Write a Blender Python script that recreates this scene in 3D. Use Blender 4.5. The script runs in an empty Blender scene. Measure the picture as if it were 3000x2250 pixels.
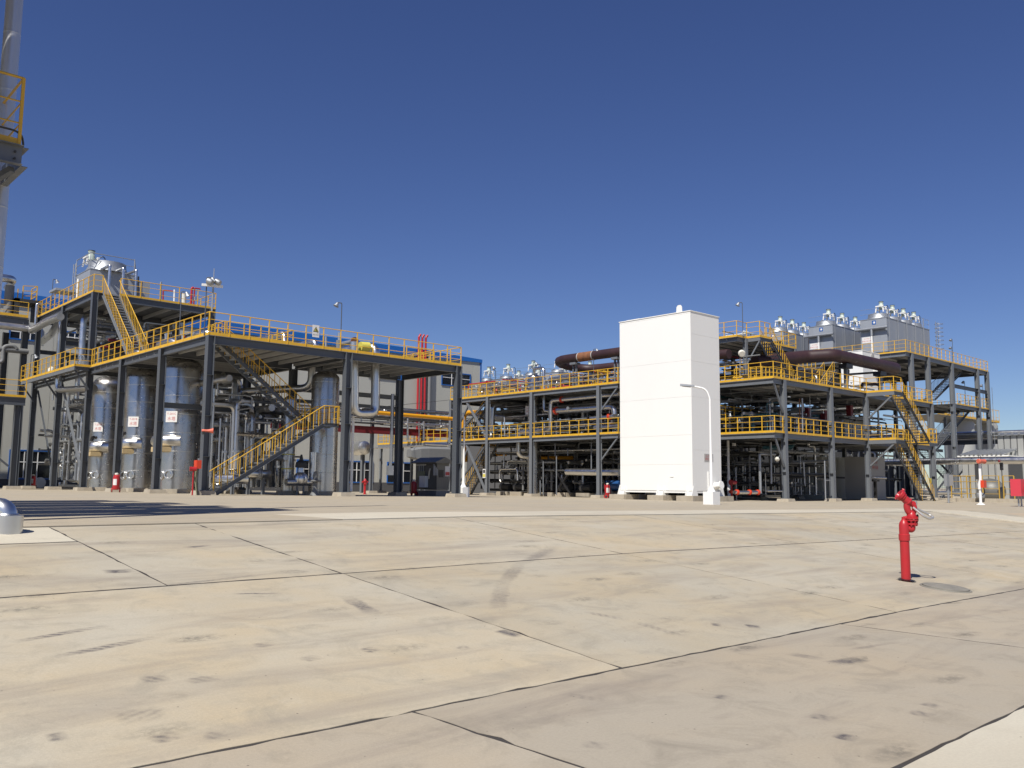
import bpy, bmesh, math, random
import numpy as np
from mathutils import Vector, Matrix
random.seed(11)
S = bpy.context.scene
COL = S.collection
# ---------------------------------------------------------------- camera (origin at the photographer's eye, X and Y along the plant's grid)
F = 2589.8178
PITCH, ROLL, YAW = (math.radians(a) for a in (6.46497, 0.51344, 47.46295))
_cp, _sp = math.cos(PITCH), math.sin(PITCH)
_fw = np.array([math.cos(YAW)*_cp, math.sin(YAW)*_cp, _sp])
_r0 = np.array([math.sin(YAW), -math.cos(YAW), 0.0])
_u0 = np.cross(_r0, _fw)
_r = math.cos(ROLL)*_r0 + math.sin(ROLL)*_u0
_u = -math.sin(ROLL)*_r0 + math.cos(ROLL)*_u0
MR = np.array([_r, _u, _fw])
cam_data = bpy.data.cameras.new('camera')
cam_data.sensor_width = 36.0
cam_data.lens = 36.0*F/3000.0
cam_data.clip_start = 0.05
cam_data.clip_end = 6000
cam = bpy.data.objects.new('camera', cam_data)
COL.objects.link(cam)
cam.matrix_world = Matrix(((_r[0], _u[0], -_fw[0], 0), (_r[1], _u[1], -_fw[1], 0), (_r[2], _u[2], -_fw[2], 0), (0, 0, 0, 1)))
S.camera = cam
# ---------------------------------------------------------------- sky, sun, exposure
SUN_EL = math.radians(52)
SUN_AZ = (-0.92, -0.39)                       # horizontal direction towards the sun
_n = math.hypot(*SUN_AZ)
sun_dir = Vector((SUN_AZ[0]/_n*math.cos(SUN_EL), SUN_AZ[1]/_n*math.cos(SUN_EL), math.sin(SUN_EL)))
W = bpy.data.worlds.new('World'); S.world = W; W.use_nodes = True
wn = W.node_tree.nodes; wl = W.node_tree.links
wn.clear()
sky = wn.new('ShaderNodeTexSky'); sky.sky_type = 'NISHITA'; sky.sun_disc = False
sky.sun_elevation = SUN_EL
sky.sun_rotation = math.atan2(SUN_AZ[0], SUN_AZ[1])
sky.altitude = 1300; sky.air_density = 1.0; sky.dust_density = 0.5; sky.ozone_density = 4.6
bgn = wn.new('ShaderNodeBackground'); bgn.inputs['Strength'].default_value = 0.070
wo = wn.new('ShaderNodeOutputWorld')
hs = wn.new('ShaderNodeHueSaturation'); hs.inputs['Saturation'].default_value = 1.12; hs.inputs['Hue'].default_value = 0.517
wl.new(sky.outputs['Color'], hs.inputs['Color']); wl.new(hs.outputs['Color'], bgn.inputs['Color']); wl.new(bgn.outputs['Background'], wo.inputs['Surface'])
sd = bpy.data.lights.new('sun', 'SUN'); sd.energy = 4.6; sd.angle = math.radians(0.53); sd.color = (1.0, 0.95, 0.87)
so = bpy.data.objects.new('sun', sd); COL.objects.link(so)
so.rotation_euler = (-sun_dir).to_track_quat('-Z', 'Y').to_euler()
S.view_settings.view_transform = 'Standard'; S.view_settings.look = 'None'
S.view_settings.exposure = 0.27; S.view_settings.gamma = 1.0; S.view_settings.use_curve_mapping = False
S.cycles.max_bounces = 6; S.cycles.glossy_bounces = 4; S.cycles.diffuse_bounces = 4
# ---------------------------------------------------------------- survey: a sight line from the eye meets a known plane of the plant
ZR = {1:(0,700,3.16),2:(600,850,3.16),3:(0,1050,3.16),4:(600,1050,2.765),5:(1300,950,3.0167),6:(1800,850,2.552),7:(2050,850,2.654),8:(2400,950,2.765),
      9:(2500,1350,3.686),10:(2200,850,3.687),11:(2650,1150,4.74),12:(2050,1180,5.53),13:(2400,1180,5.531),14:(1000,1150,4.9156),15:(600,1150,5.267),
      16:(0,780,4.7406),17:(1400,1020,5.144),18:(1400,1250,5.144),19:(0,1400,2.458),20:(0,1500,1.4747),21:(1500,1500,1.4747),22:(0,0,1.843),
      23:(200,720,9.217),24:(420,800,9.217),25:(2620,1430,12.764),26:(2800,1320,9.215),27:(1200,1330,12.76),28:(540,1240,7.54),0:(0,0,1.0)}
def ray(k, a, b):
    o = ZR[k]; x = o[0]+a/o[2]; y = o[1]+b/o[2]
    return MR.T @ np.array([(x-1500)/F, -(y-1125)/F, 1.0])
def _on(d, ax, val): return Vector((d*(val/d[ax])).tolist())
def oX(k, a, b, X): return _on(ray(k, a, b), 0, X)
def oY(k, a, b, Y): return _on(ray(k, a, b), 1, Y)
def oZ(k, a, b, Z): return _on(ray(k, a, b), 2, Z)
def lerp(a, b, t): return a+(b-a)*t
def prof(Y): return float(np.interp(Y, [5.22, 14.42, 42.0], [-1.6, -0.69, -0.61]))
def gz(X, Y): return prof(Y) - min(.42, .0095*max(0.0, X-12))
def oG(k, a, b):
    d = ray(k, a, b); t0 = 2.0
    for t in np.linspace(2, 160, 8000):
        P = d*t
        if P[2] < gz(P[0], P[1]): return Vector(P.tolist())
    return Vector((d*160).tolist())
# ---------------------------------------------------------------- objects
ORG = {}
def link(o, parent=None, org=None):
    COL.objects.link(o)
    if parent is not None:
        o.parent = parent; ORG[o.name] = ORG[parent.name]
    else: ORG[o.name] = Vector(org) if org is not None else Vector((0, 0, 0))
    return o
def props(o, label=None, cat=None, group=None, kind=None):
    if label: o['label'] = label
    if cat: o['category'] = cat
    if group: o['group'] = group
    if kind: o['kind'] = kind
    return o
def thing(name, label, cat, loc, group=None):
    o = bpy.data.objects.new(name, None); o.empty_display_size = 0.3
    o.location = loc; link(o, None, loc)
    return props(o, label, cat, group)
def inst(name, mesh, parent, loc, rotz=0.0, scale=None):
    o = bpy.data.objects.new(name, mesh); link(o, parent)
    o.location = Vector(loc)-ORG[parent.name]; o.rotation_euler = (0, 0, rotz)
    if scale: o.scale = scale
    return o
def frame(d, up):
    d = Vector(d).normalized(); up = Vector(up)
    if abs(d.dot(up.normalized())) > .98: up = Vector((1, 0, 0)) if abs(d.x) < .9 else Vector((0, 1, 0))
    s = d.cross(up).normalized(); u = s.cross(d).normalized()
    return d, s, u
class MB:
    def __init__(self): self.v = []; self.f = []; self.sm = []; self.mi = []; self.m = 0
    def quad(self, *p):
        n = len(self.v); self.v += [tuple(q) for q in p]; self.f.append(tuple(range(n, n+len(p)))); self.sm.append(False); self.mi.append(self.m)
        return self
    def box(self, x0, y0, z0, x1, y1, z1):
        if x1 < x0: x0, x1 = x1, x0
        if y1 < y0: y0, y1 = y1, y0
        if z1 < z0: z0, z1 = z1, z0
        n = len(self.v)
        self.v += [(x0,y0,z0),(x1,y0,z0),(x1,y1,z0),(x0,y1,z0),(x0,y0,z1),(x1,y0,z1),(x1,y1,z1),(x0,y1,z1)]
        for q in ((0,3,2,1),(4,5,6,7),(0,1,5,4),(1,2,6,5),(2,3,7,6),(3,0,4,7)):
            self.f.append(tuple(n+i for i in q)); self.sm.append(False); self.mi.append(self.m)
        return self
    def bar(self, p0, p1, w, h, up=(0,0,1), ou=0.0, os=0.0):
        p0 = Vector(p0); p1 = Vector(p1); d, s, u = frame(p1-p0, up); n = len(self.v)
        for p in (p0, p1):
            c = p+u*ou+s*os
            for a, b in ((-1,-1),(1,-1),(1,1),(-1,1)): self.v.append(tuple(c+s*(a*w/2)+u*(b*h/2)))
        for q in ((0,1,2,3),(7,6,5,4),(0,4,5,1),(1,5,6,2),(2,6,7,3),(3,7,4,0)):
            self.f.append(tuple(n+i for i in q)); self.sm.append(False); self.mi.append(self.m)
        return self
    def hsec(self, p0, p1, h, b, t=.018, up=(0,0,1)):
        self.bar(p0, p1, b, t, up, ou=h/2-t/2); self.bar(p0, p1, b, t, up, ou=-h/2+t/2); self.bar(p0, p1, t*.8, h-2*t, up)
        return self
    def chan(self, p0, p1, h, b, t=.012, up=(0,0,1), side=1):
        self.bar(p0, p1, t, h, up); self.bar(p0, p1, b, t, up, ou=h/2-t/2, os=side*(b/2+t/2)); self.bar(p0, p1, b, t, up, ou=-h/2+t/2, os=side*(b/2+t/2))
        return self
    def rings(self, rs, closed=False, cap=True, smooth=True):
        """RS: list of lists of points, one ring each"""
        n = len(self.v); k = len(rs[0])
        for r in rs: self.v += [tuple(p) for p in r]
        for i in range(len(rs)-1):
            for j in range(k):
                a = n+i*k+j; b = n+i*k+(j+1) % k
                self.f.append((a, b, b+k, a+k)); self.sm.append(smooth); self.mi.append(self.m)
        if cap:
            self.f.append(tuple(n+j for j in reversed(range(k)))); self.sm.append(False); self.mi.append(self.m)
            e = n+(len(rs)-1)*k
            self.f.append(tuple(e+j for j in range(k))); self.sm.append(False); self.mi.append(self.m)
        return self
    def cyl(self, p0, p1, r0, r1=None, n=12, cap=True):
        p0 = Vector(p0); p1 = Vector(p1); r1 = r0 if r1 is None else r1
        d, s, u = frame(p1-p0, (0,0,1))
        ring = lambda c, r: [c+s*(r*math.cos(2*math.pi*j/n))+u*(r*math.sin(2*math.pi*j/n)) for j in range(n)]
        return self.rings([ring(p0, r0), ring(p1, r1)], cap=cap)
    def lathe(self, base, pr, n=20, axis=(0,0,1), cap=True):
        base = Vector(base); d, s, u = frame(axis, (0,0,1) if abs(Vector(axis).normalized().z) < .9 else (1,0,0))
        rs = [[base+d*z+s*(r*math.cos(2*math.pi*j/n))+u*(r*math.sin(2*math.pi*j/n)) for j in range(n)] for r, z in pr]
        return self.rings(rs, cap=cap)
    def tube(self, pts, r, n=8, bend=None, cap=True):
        P = [Vector(p) for p in pts]; bend = 1.5*r*2 if bend is None else bend
        path = [P[0]]
        for i in range(1, len(P)-1):
            a, b, c = P[i-1], P[i], P[i+1]; da = a-b; dc = c-b
            if da.length < 1e-6 or dc.length < 1e-6: continue
            ang = da.angle(dc, 0)
            if ang > 3.1: path.append(b); continue
            f0 = .95 if i == 1 else .48; f1 = .95 if i == len(P)-2 else .48
            L = min(bend/math.tan(ang/2) if ang > .05 else bend, da.length*f0, dc.length*f1)
            s0 = b+da.normalized()*L; s1 = b+dc.normalized()*L
            for k in range(6):
                t = k/5; path.append(s0*(1-t)**2+b*(2*t*(1-t))+s1*t*t)
        path.append(P[-1])
        q = [path[0]]
        for p in path[1:]:
            if (p-q[-1]).length > 1e-4: q.append(p)
        path = q; rs = []
        T0 = (path[1]-path[0]).normalized(); _, s, u = frame(T0, (0,0,1) if abs(T0.z) < .9 else (1,0,0))
        for i, p in enumerate(path):
            if i == 0: T = T0
            elif i == len(path)-1: T = (path[-1]-path[-2]).normalized()
            else: T = ((path[i+1]-path[i]).normalized()+(path[i]-path[i-1]).normalized()).normalized()
            s = (s-T*s.dot(T)).normalized(); u = T.cross(s)
            k = 1.0
            if 0 < i < len(path)-1:
                ca = max(.5, (path[i]-path[i-1]).normalized().dot(T)); k = 1/ca
            rs.append([p+(s*math.cos(2*math.pi*j/n)+u*math.sin(2*math.pi*j/n))*r for j in range(n)])
        return self.rings(rs, cap=cap)
    def mesh(self, name, mats, org=(0,0,0)):
        o = np.array(org); me = bpy.data.meshes.new(name)
        me.from_pydata((np.array(self.v)-o).tolist(), [], self.f)
        me.polygons.foreach_set('use_smooth', self.sm)
        mats = mats if isinstance(mats, (list, tuple)) else [mats]
        for m in mats: me.materials.append(m)
        if len(mats) > 1: me.polygons.foreach_set('material_index', self.mi)
        me.update()
        if any(self.sm): me.set_sharp_from_angle(angle=math.radians(38))
        return me
    def build(self, name, mats, parent=None, org=None):
        if parent is None:
            if org is None:
                a = np.array(self.v); lo = a.min(0); hi = a.max(0); org = ((lo[0]+hi[0])/2, (lo[1]+hi[1])/2, lo[2])
            o = bpy.data.objects.new(name, self.mesh(name, mats, org)); o.location = org
            return link(o, None, org)
        o = bpy.data.objects.new(name, self.mesh(name, mats, ORG[parent.name]))
        return link(o, parent)
def single(name, mb, mats, label, cat, group=None, kind=None):
    return props(mb.build(name, mats), label, cat, group, kind)
# ---------------------------------------------------------------- materials
def newmat(name):
    m = bpy.data.materials.new(name); m.use_nodes = True
    nt = m.node_tree; b = nt.nodes['Principled BSDF']
    return m, nt, b
def N(nt, t, **kw):
    n = nt.nodes.new(t)
    for k, v in kw.items():
        if k in n.inputs: n.inputs[k].default_value = v
        else: setattr(n, k, v)
    return n
def paint(name, col, rough=.45, var=.12, scale=1.2, dirt=None, bump=0.0, metal=0.0, spec=.5):
    """paint with slow tone variation, streaks of dust and fine relief"""
    m, nt, b = newmat(name); L = nt.links
    geo = N(nt, 'ShaderNodeNewGeometry')
    mp = N(nt, 'ShaderNodeMapping'); mp.inputs['Scale'].default_value = (scale, scale, scale*.35)
    L.new(geo.outputs['Position'], mp.inputs['Vector'])
    n1 = N(nt, 'ShaderNodeTexNoise', Scale=1.0, Detail=6.0, Roughness=.65); L.new(mp.outputs['Vector'], n1.inputs['Vector'])
    n2 = N(nt, 'ShaderNodeTexNoise', Scale=9.0, Detail=4.0); L.new(geo.outputs['Position'], n2.inputs['Vector'])
    d = dirt or tuple(c*.55+.03 for c in col)
    r = N(nt, 'ShaderNodeMapRange'); r.inputs['From Min'].default_value = .42; r.inputs['From Max'].default_value = .75; r.inputs['To Max'].default_value = var*3
    L.new(n1.outputs['Fac'], r.inputs['Value'])
    mx = N(nt, 'ShaderNodeMix', data_type='RGBA'); mx.inputs['A'].default_value = (*col, 1); mx.inputs['B'].default_value = (*d, 1)
    L.new(r.outputs['Result'], mx.inputs['Factor'])
    L.new(mx.outputs['Result'], b.inputs['Base Color'])
    rr = N(nt, 'ShaderNodeMapRange'); rr.inputs['To Min'].default_value = max(.05, rough-.1); rr.inputs['To Max'].default_value = min(1, rough+.15)
    L.new(n2.outputs['Fac'], rr.inputs['Value']); L.new(rr.outputs['Result'], b.inputs['Roughness'])
    b.inputs['Metallic'].default_value = metal
    b.inputs['Specular IOR Level'].default_value = spec
    if bump:
        bp = N(nt, 'ShaderNodeBump', Strength=bump, Distance=.02); L.new(n2.outputs['Fac'], bp.inputs['Height']); L.new(bp.outputs['Normal'], b.inputs['Normal'])
    return m
def cladding(name, col=(.62,.62,.61), rough=.22, bump=.35, sc=2.2, zs=.16):
    """thin metal sheet wrapped over insulation: bright, crinkled, with slight tarnish"""
    m, nt, b = newmat(name); L = nt.links
    geo = N(nt, 'ShaderNodeNewGeometry')
    mp = N(nt, 'ShaderNodeMapping'); mp.inputs['Scale'].default_value = (sc, sc, sc*zs); L.new(geo.outputs['Position'], mp.inputs['Vector'])
    n1 = N(nt, 'ShaderNodeTexNoise', Scale=1.0, Detail=3.0, Roughness=.5); L.new(mp.outputs['Vector'], n1.inputs['Vector'])
    n2 = N(nt, 'ShaderNodeTexNoise', Scale=3.0, Detail=5.0); L.new(geo.outputs['Position'], n2.inputs['Vector'])
    mx = N(nt, 'ShaderNodeMix', data_type='RGBA'); mx.inputs['A'].default_value = (*[c*.75 for c in col], 1); mx.inputs['B'].default_value = (*col, 1)
    L.new(n2.outputs['Fac'], mx.inputs['Factor']); L.new(mx.outputs['Result'], b.inputs['Base Color'])
    rr = N(nt, 'ShaderNodeMapRange'); rr.inputs['To Min'].default_value = max(.05, rough-.08); rr.inputs['To Max'].default_value = rough+.16
    L.new(n2.outputs['Fac'], rr.inputs['Value']); L.new(rr.outputs['Result'], b.inputs['Roughness'])
    bp = N(nt, 'ShaderNodeBump', Strength=bump, Distance=.05); L.new(n1.outputs['Fac'], bp.inputs['Height']); L.new(bp.outputs['Normal'], b.inputs['Normal'])
    b.inputs['Metallic'].default_value = 1.0
    return m
def concrete(name, base, warm, dark, marks=(), stain=1.0):
    m, nt, b = newmat(name); L = nt.links
    geo = N(nt, 'ShaderNodeNewGeometry'); pos = geo.outputs['Position']
    oi = N(nt, 'ShaderNodeObjectInfo')
    def noise(scale, detail=4.0, rough=.6, vec=None, dist=0.0):
        n = N(nt, 'ShaderNodeTexNoise', Scale=scale, Detail=detail, Roughness=rough, Distortion=dist); L.new(vec or pos, n.inputs['Vector']); return n.outputs['Fac']
    def rng(v, a, c, lo=0.0, hi=1.0):
        r = N(nt, 'ShaderNodeMapRange'); r.inputs['From Min'].default_value = a; r.inputs['From Max'].default_value = c
        r.inputs['To Min'].default_value = lo; r.inputs['To Max'].default_value = hi; L.new(v, r.inputs['Value']); return r.outputs['Result']
    def mix(f, A, B):
        x = N(nt, 'ShaderNodeMix', data_type='RGBA')
        if isinstance(A, tuple): x.inputs['A'].default_value = (*A, 1)
        else: L.new(A, x.inputs['A'])
        if isinstance(B, tuple): x.inputs['B'].default_value = (*B, 1)
        else: L.new(B, x.inputs['B'])
        if isinstance(f, float): x.inputs['Factor'].default_value = f
        else: L.new(f, x.inputs['Factor'])
        return x.outputs['Result']
    def mth(op, a, c=None):
        n = N(nt, 'ShaderNodeMath', operation=op)
        for i, v in enumerate((a, c)):
            if v is None: continue
            if isinstance(v, (int, float)): n.inputs[i].default_value = v
            else: L.new(v, n.inputs[i])
        return n.outputs['Value']
    c = mix(rng(noise(.45, 5.0, .6), .4, .66), base, warm)
    c = mix(rng(noise(.23, 6.0, .68, dist=1.2), .48, .75, 0, .45), c, tuple(x*.78 for x in base))
    mp = N(nt, 'ShaderNodeMapping'); mp.inputs['Scale'].default_value = (.25, 1.3, 1.0); mp.inputs['Rotation'].default_value = (0, 0, .12); L.new(pos, mp.inputs['Vector'])
    c = mix(rng(noise(1.0, 5.0, .62, mp.outputs['Vector'], .6), .5, .78, 0, .55*stain), c, dark)
    # scuffs: small smudges in some of the cells
    mp2 = N(nt, 'ShaderNodeMapping'); mp2.inputs['Scale'].default_value = (1.1, 2.6, 1.0); mp2.inputs['Rotation'].default_value = (0, 0, -.5); L.new(pos, mp2.inputs['Vector'])
    wob = N(nt, 'ShaderNodeMix', data_type='VECTOR'); wob.inputs['Factor'].default_value = .16
    nv = N(nt, 'ShaderNodeTexNoise', Scale=3.0, Detail=4.0); L.new(mp2.outputs['Vector'], nv.inputs['Vector'])
    L.new(mp2.outputs['Vector'], wob.inputs['A']); L.new(nv.outputs['Color'], wob.inputs['B'])
    vo = N(nt, 'ShaderNodeTexVoronoi', Scale=1.1); L.new(wob.outputs['Result'], vo.inputs['Vector'])
    sep = N(nt, 'ShaderNodeSeparateColor'); L.new(vo.outputs['Color'], sep.inputs['Color'])
    spot = mth('MULTIPLY', rng(vo.outputs['Distance'], .08, .34, 1, 0), rng(sep.outputs['Red'], .5, .75))
    spot = mth('MULTIPLY', spot, rng(noise(11.0, 7.0, .75), .4, .6))
    c = mix(mth('MULTIPLY', spot, .6*stain), c, tuple(x*.42 for x in base))
    c = mix(rng(noise(1.9, 8.0, .72, dist=.8), .5, .74, 0, .38*stain), c, tuple(x*.62 for x in base))
    # pale worn patches
    c = mix(rng(noise(.9, 6.0, .7, dist=.5), .6, .8, 0, .5), c, tuple(min(.7, x*1.22) for x in base))
    # tyre marks at their places
    for (ax, ay, bx, by, w, s, tread) in marks:
        ab = Vector((bx-ax, by-ay)); ln = ab.length; ab /= ln
        sub = N(nt, 'ShaderNodeVectorMath', operation='SUBTRACT'); L.new(pos, sub.inputs[0]); sub.inputs[1].default_value = (ax, ay, 0)
        du = N(nt, 'ShaderNodeVectorMath', operation='DOT_PRODUCT'); L.new(sub.outputs[0], du.inputs[0]); du.inputs[1].default_value = (ab.x, ab.y, 0)
        dv = N(nt, 'ShaderNodeVectorMath', operation='DOT_PRODUCT'); L.new(sub.outputs[0], dv.inputs[0]); dv.inputs[1].default_value = (-ab.y, ab.x, 0)
        vv = mth('ABSOLUTE', mth('ADD', dv.outputs['Value'], mth('MULTIPLY', mth('SUBTRACT', noise(4.0, 2.0), .5), w*.5)))
        k = rng(vv, w*.32, w*.55, 1, 0)
        k = mth('MULTIPLY', k, mth('MULTIPLY', rng(du.outputs['Value'], 0, ln*.3), rng(du.outputs['Value'], ln*.45, ln, 1, 0)))
        if tread:
            wv = mth('SINE', mth('MULTIPLY', mth('ADD', du.outputs['Value'], mth('MULTIPLY', dv.outputs['Value'], .7)), 70.0))
            k = mth('MULTIPLY', k, rng(wv, -1, 1, .45, 1.0))
        k = mth('MULTIPLY', mth('MULTIPLY', k, rng(noise(16.0, 7.0, .75), .34, .58, .3, 1)), min(1, s*1.7))
        c = mix(k, c, (.085, .078, .085))
    # slab to slab tint and fine grain
    hsv = N(nt, 'ShaderNodeHueSaturation'); L.new(c, hsv.inputs['Color']); L.new(rng(oi.outputs['Random'], 0, 1, .95, 1.05), hsv.inputs['Value'])
    fine = noise(45.0, 5.0, .7)
    c2 = mix(rng(fine, .35, .75, 0, .26), hsv.outputs['Color'], tuple(x*.5 for x in base))
    speck = N(nt, 'ShaderNodeTexVoronoi', Scale=14.0); L.new(pos, speck.inputs['Vector'])
    sp2 = N(nt, 'ShaderNodeSeparateColor'); L.new(speck.outputs['Color'], sp2.inputs['Color'])
    c2 = mix(mth('MULTIPLY', rng(speck.outputs['Distance'], .06, .14, .8, 0), rng(sp2.outputs['Green'], .94, .95)), c2, (.08, .07, .06))
    L.new(c2, b.inputs['Base Color']); b.inputs['Roughness'].default_value = .85; b.inputs['Specular IOR Level'].default_value = .25
    bp = N(nt, 'ShaderNodeBump', Strength=.25, Distance=.01); L.new(fine, bp.inputs['Height']); L.new(bp.outputs['Normal'], b.inputs['Normal'])
    return m
M = {}
M['steel'] = paint('grey_steel_paint', (.155,.168,.185), .42, .12)
M['dsteel'] = paint('dark_grey_steel_paint', (.085,.095,.11), .40, .10)
M['joist'] = paint('bounce_lit_joist', (.48,.485,.48), .5, .1)  # steel lightened: bounced light under the decks is put into the colour
M['dyellow'] = paint('dull_yellow_fence_paint', (.46,.29,.04), .6, .2, 3.0)
M['deck'] = paint('deck_plate_paint', (.17,.175,.18), .6, .2, 2.0)
M['yellow'] = paint('yellow_safety_paint', (.70,.41,.028), .45, .14, 2.0, dirt=(.40,.25,.07))
M['ypipe'] = paint('yellow_gas_pipe_paint', (.72,.33,.01), .35, .06, 1.5)
M['galv'] = paint('galvanised_steel', (.40,.42,.44), .5, .15, 3.0, metal=.75)
M['clad'] = cladding('aluminium_cladding', (.78,.78,.77), .28, .3)
M['vclad'] = cladding('vessel_cladding', (.62,.60,.57), .25, .36, 3.2, .07)
M['pipeclad'] = cladding('pipe_cladding', (.72,.72,.71), .36, .25, 3.0)
M['white'] = paint('white_paint', (.80,.80,.77), .5, .03, .6, dirt=(.66,.65,.61), bump=.05)
M['wpost'] = paint('white_post_paint', (.80,.80,.78), .4, .04, 2.0)
M['red'] = paint('red_paint', (.43,.018,.024), .34, .14, 9.0, dirt=(.27,.045,.045))
M['redorange'] = paint('orange_red_paint', (.62,.055,.018), .4, .05, 5.0)
M['horn'] = paint('faded_red_horn_paint', (.62,.13,.075), .45, .08, 8.0)
M['pink'] = paint('faded_red_panel_paint', (.60,.045,.07), .5, .08, 4.0)
M['maroon'] = paint('maroon_beam_paint', (.16,.012,.018), .45, .1)
M['primer'] = paint('red_brown_primer', (.034,.015,.018), .5, .25, 1.0, dirt=(.07,.034,.03))
M['rust'] = paint('rusty_steel', (.24,.10,.045), .8, .4, 4.0, dirt=(.10,.045,.025))
M['casing'] = paint('cooler_casing', (.33,.355,.39), .45, .10, .8, metal=.25)
M['motor'] = paint('pale_green_motor', (.46,.53,.47), .45, .12, 3.0)
M['black'] = paint('black_paint', (.016,.016,.018), .45, .05)
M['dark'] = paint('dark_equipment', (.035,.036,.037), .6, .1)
M['stack'] = paint('stack_aluminium', (.60,.61,.62), .34, .08, 1.0, metal=.65)
M['handle'] = paint('worn_steel_handle', (.60,.58,.54), .3, .1, 8.0, metal=.6)
M['mid'] = paint('mid_grey_equipment', (.19,.195,.195), .6, .15)
M['wall'] = paint('cream_wall_panel', (.47,.47,.42), .7, .05, .3)
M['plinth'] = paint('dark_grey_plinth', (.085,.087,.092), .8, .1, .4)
M['blue'] = paint('blue_roof_paint', (.012,.135,.48), .4, .05, .6)
M['bluef'] = paint('blue_window_frame', (.012,.10,.36), .4, .05)
M['bluemotor'] = paint('blue_motor_paint', (.014,.07,.22), .4, .1)
M['corr'] = paint('grey_corrugated_sheet', (.34,.345,.33), .5, .12, .5)
M['timber'] = paint('yellowish_board', (.52,.40,.22), .7, .15, 3.0)
M['foot'] = paint('concrete_footing', (.40,.355,.28), .9, .25, 2.0, dirt=(.24,.20,.15), bump=.3)
M['cab'] = paint('stainless_cabinet', (.16,.158,.145), .5, .15, 1.5, metal=.3)
M['tblock'] = paint('green_grey_block', (.25,.27,.17), .6, .1)
M['boxw'] = paint('cream_junction_box', (.70,.68,.60), .5, .06)
M['sign'] = paint('sign_white', (.72,.71,.69), .5, .03)
M['signgrey'] = paint('sign_grey_plate', (.40,.39,.37), .5, .05)
M['signred'] = paint('sign_red_print', (.52,.09,.08), .6, .05)
M['signyel'] = paint('sign_yellow', (.62,.55,.10), .5, .05)
M['chrome'] = cladding('bright_handle', (.7,.69,.66), .15, .05)
M['teal'] = paint('blue_green_pipe', (.02,.10,.13), .45, .1)
M['cover'] = paint('manhole_cover_grey', (.235,.22,.185), .85, .3, 5.0, bump=.4)
M['tan'] = paint('desert_ground', (.42,.34,.24), .95, .2, .1)
M['seal'] = paint('dark_joint_sealant', (.045,.038,.032), .9, .2, 4.0)
gm, gnt, gb = newmat('window_glass'); gb.inputs['Base Color'].default_value = (.012,.014,.018,1); gb.inputs['Roughness'].default_value = .08; M['glass'] = gm
def G(x, y): p = oG(0, x, y); return p.x, p.y
def mk(x0, y0, x1, y1, w, s, t=1): return (*G(x0, y0), *G(x1, y1), w*1.5, s, t)
MARKS = [mk(150,1928,480,1862,.075,.85), mk(30,1884,330,1832,.07,.7), mk(420,1723,830,1677,.06,.45), mk(680,1741,830,1738,.05,.5,0), mk(1095,1800,1010,1745,.13,.45,0),
         mk(1470,1860,1515,1850,.17,.8,0), mk(300,1675,400,1672,.16,.6,0), mk(540,1605,625,1597,.08,.55,0), mk(1455,1790,1475,1700,.14,.30), mk(1472,1712,1530,1645,.14,.34), mk(1520,1655,1640,1600,.13,.3),
         mk(1545,1640,1640,1592,.14,.2), mk(410,1995,500,1985,.12,.5,1), mk(540,2000,650,1985,.10,.35,1), mk(395,2075,430,2120,.20,.3,1), mk(440,2175,530,2150,.10,.5,1), mk(130,2165,200,2155,.10,.4,0),
         mk(1710,1792,1850,1820,.09,.3), mk(1850,1820,2020,1870,.09,.25), mk(2080,1828,2115,1832,.10,.6,0), mk(2200,1830,2212,1842,.10,.6,0), mk(2430,1945,2530,1930,.14,.5,0),
         mk(2440,2152,2520,2168,.10,.6,0), mk(590,2162,670,2150,.10,.3), mk(1340,1895,1375,1905,.10,.35), mk(1060,1910,1110,1900,.12,.5), mk(745,1895,800,1885,.10,.35), mk(880,1935,940,1925,.10,.35),
         mk(2310,1915,2420,1935,.12,.3,0), mk(2480,1905,2640,1880,.06,.25,0), mk(2090,2040,2135,2045,.10,.4,0), mk(2370,2095,2455,2110,.10,.4), mk(2660,2085,2740,2100,.10,.45), mk(2700,2060,2760,2075,.09,.4), mk(1700,2180,1790,2190,.11,.25), mk(1640,2030,1800,2060,.08,.2)]
M['slab'] = concrete('yard_concrete', (.445,.405,.32), (.455,.38,.26), (.27,.232,.19), MARKS, 1.7)
M['road'] = concrete('road_concrete', (.40,.355,.28), (.42,.355,.26), (.25,.215,.18), MARKS[20:24]+MARKS[28:], 1.7)
M['pave'] = concrete('plant_paving', (.42,.37,.285), (.44,.375,.27), (.33,.28,.22), (), .9)
M['strip'] = concrete('kerb_apron_concrete', (.55,.51,.41), (.53,.475,.37), (.40,.35,.285), (), .7)
# ---------------------------------------------------------------- ground, slabs, paving
def root(name, kind='structure'):
    o = bpy.data.objects.new(name, None); link(o); o['kind'] = kind; return o
# desert out to the horizon
mb = MB()
xs = [-2500,-600,-200,-60,-12,20,60,110,220,500,1200,3500]; ys = [-600,-150,-40,-2,5.22,14.42,42,90,180,400,1000,3500]
n0 = len(mb.v)
for y in ys:
    for x in xs: mb.v.append((x, y, gz(x, y)-.16))
for j in range(len(ys)-1):
    for i in range(len(xs)-1):
        a = j*len(xs)+i; mb.f.append((a, a+1, a+len(xs)+1, a+len(xs))); mb.sm.append(False); mb.mi.append(0)
g = mb.build('ground', M['tan'], org=(0,0,0)); g['kind'] = 'structure'
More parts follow.
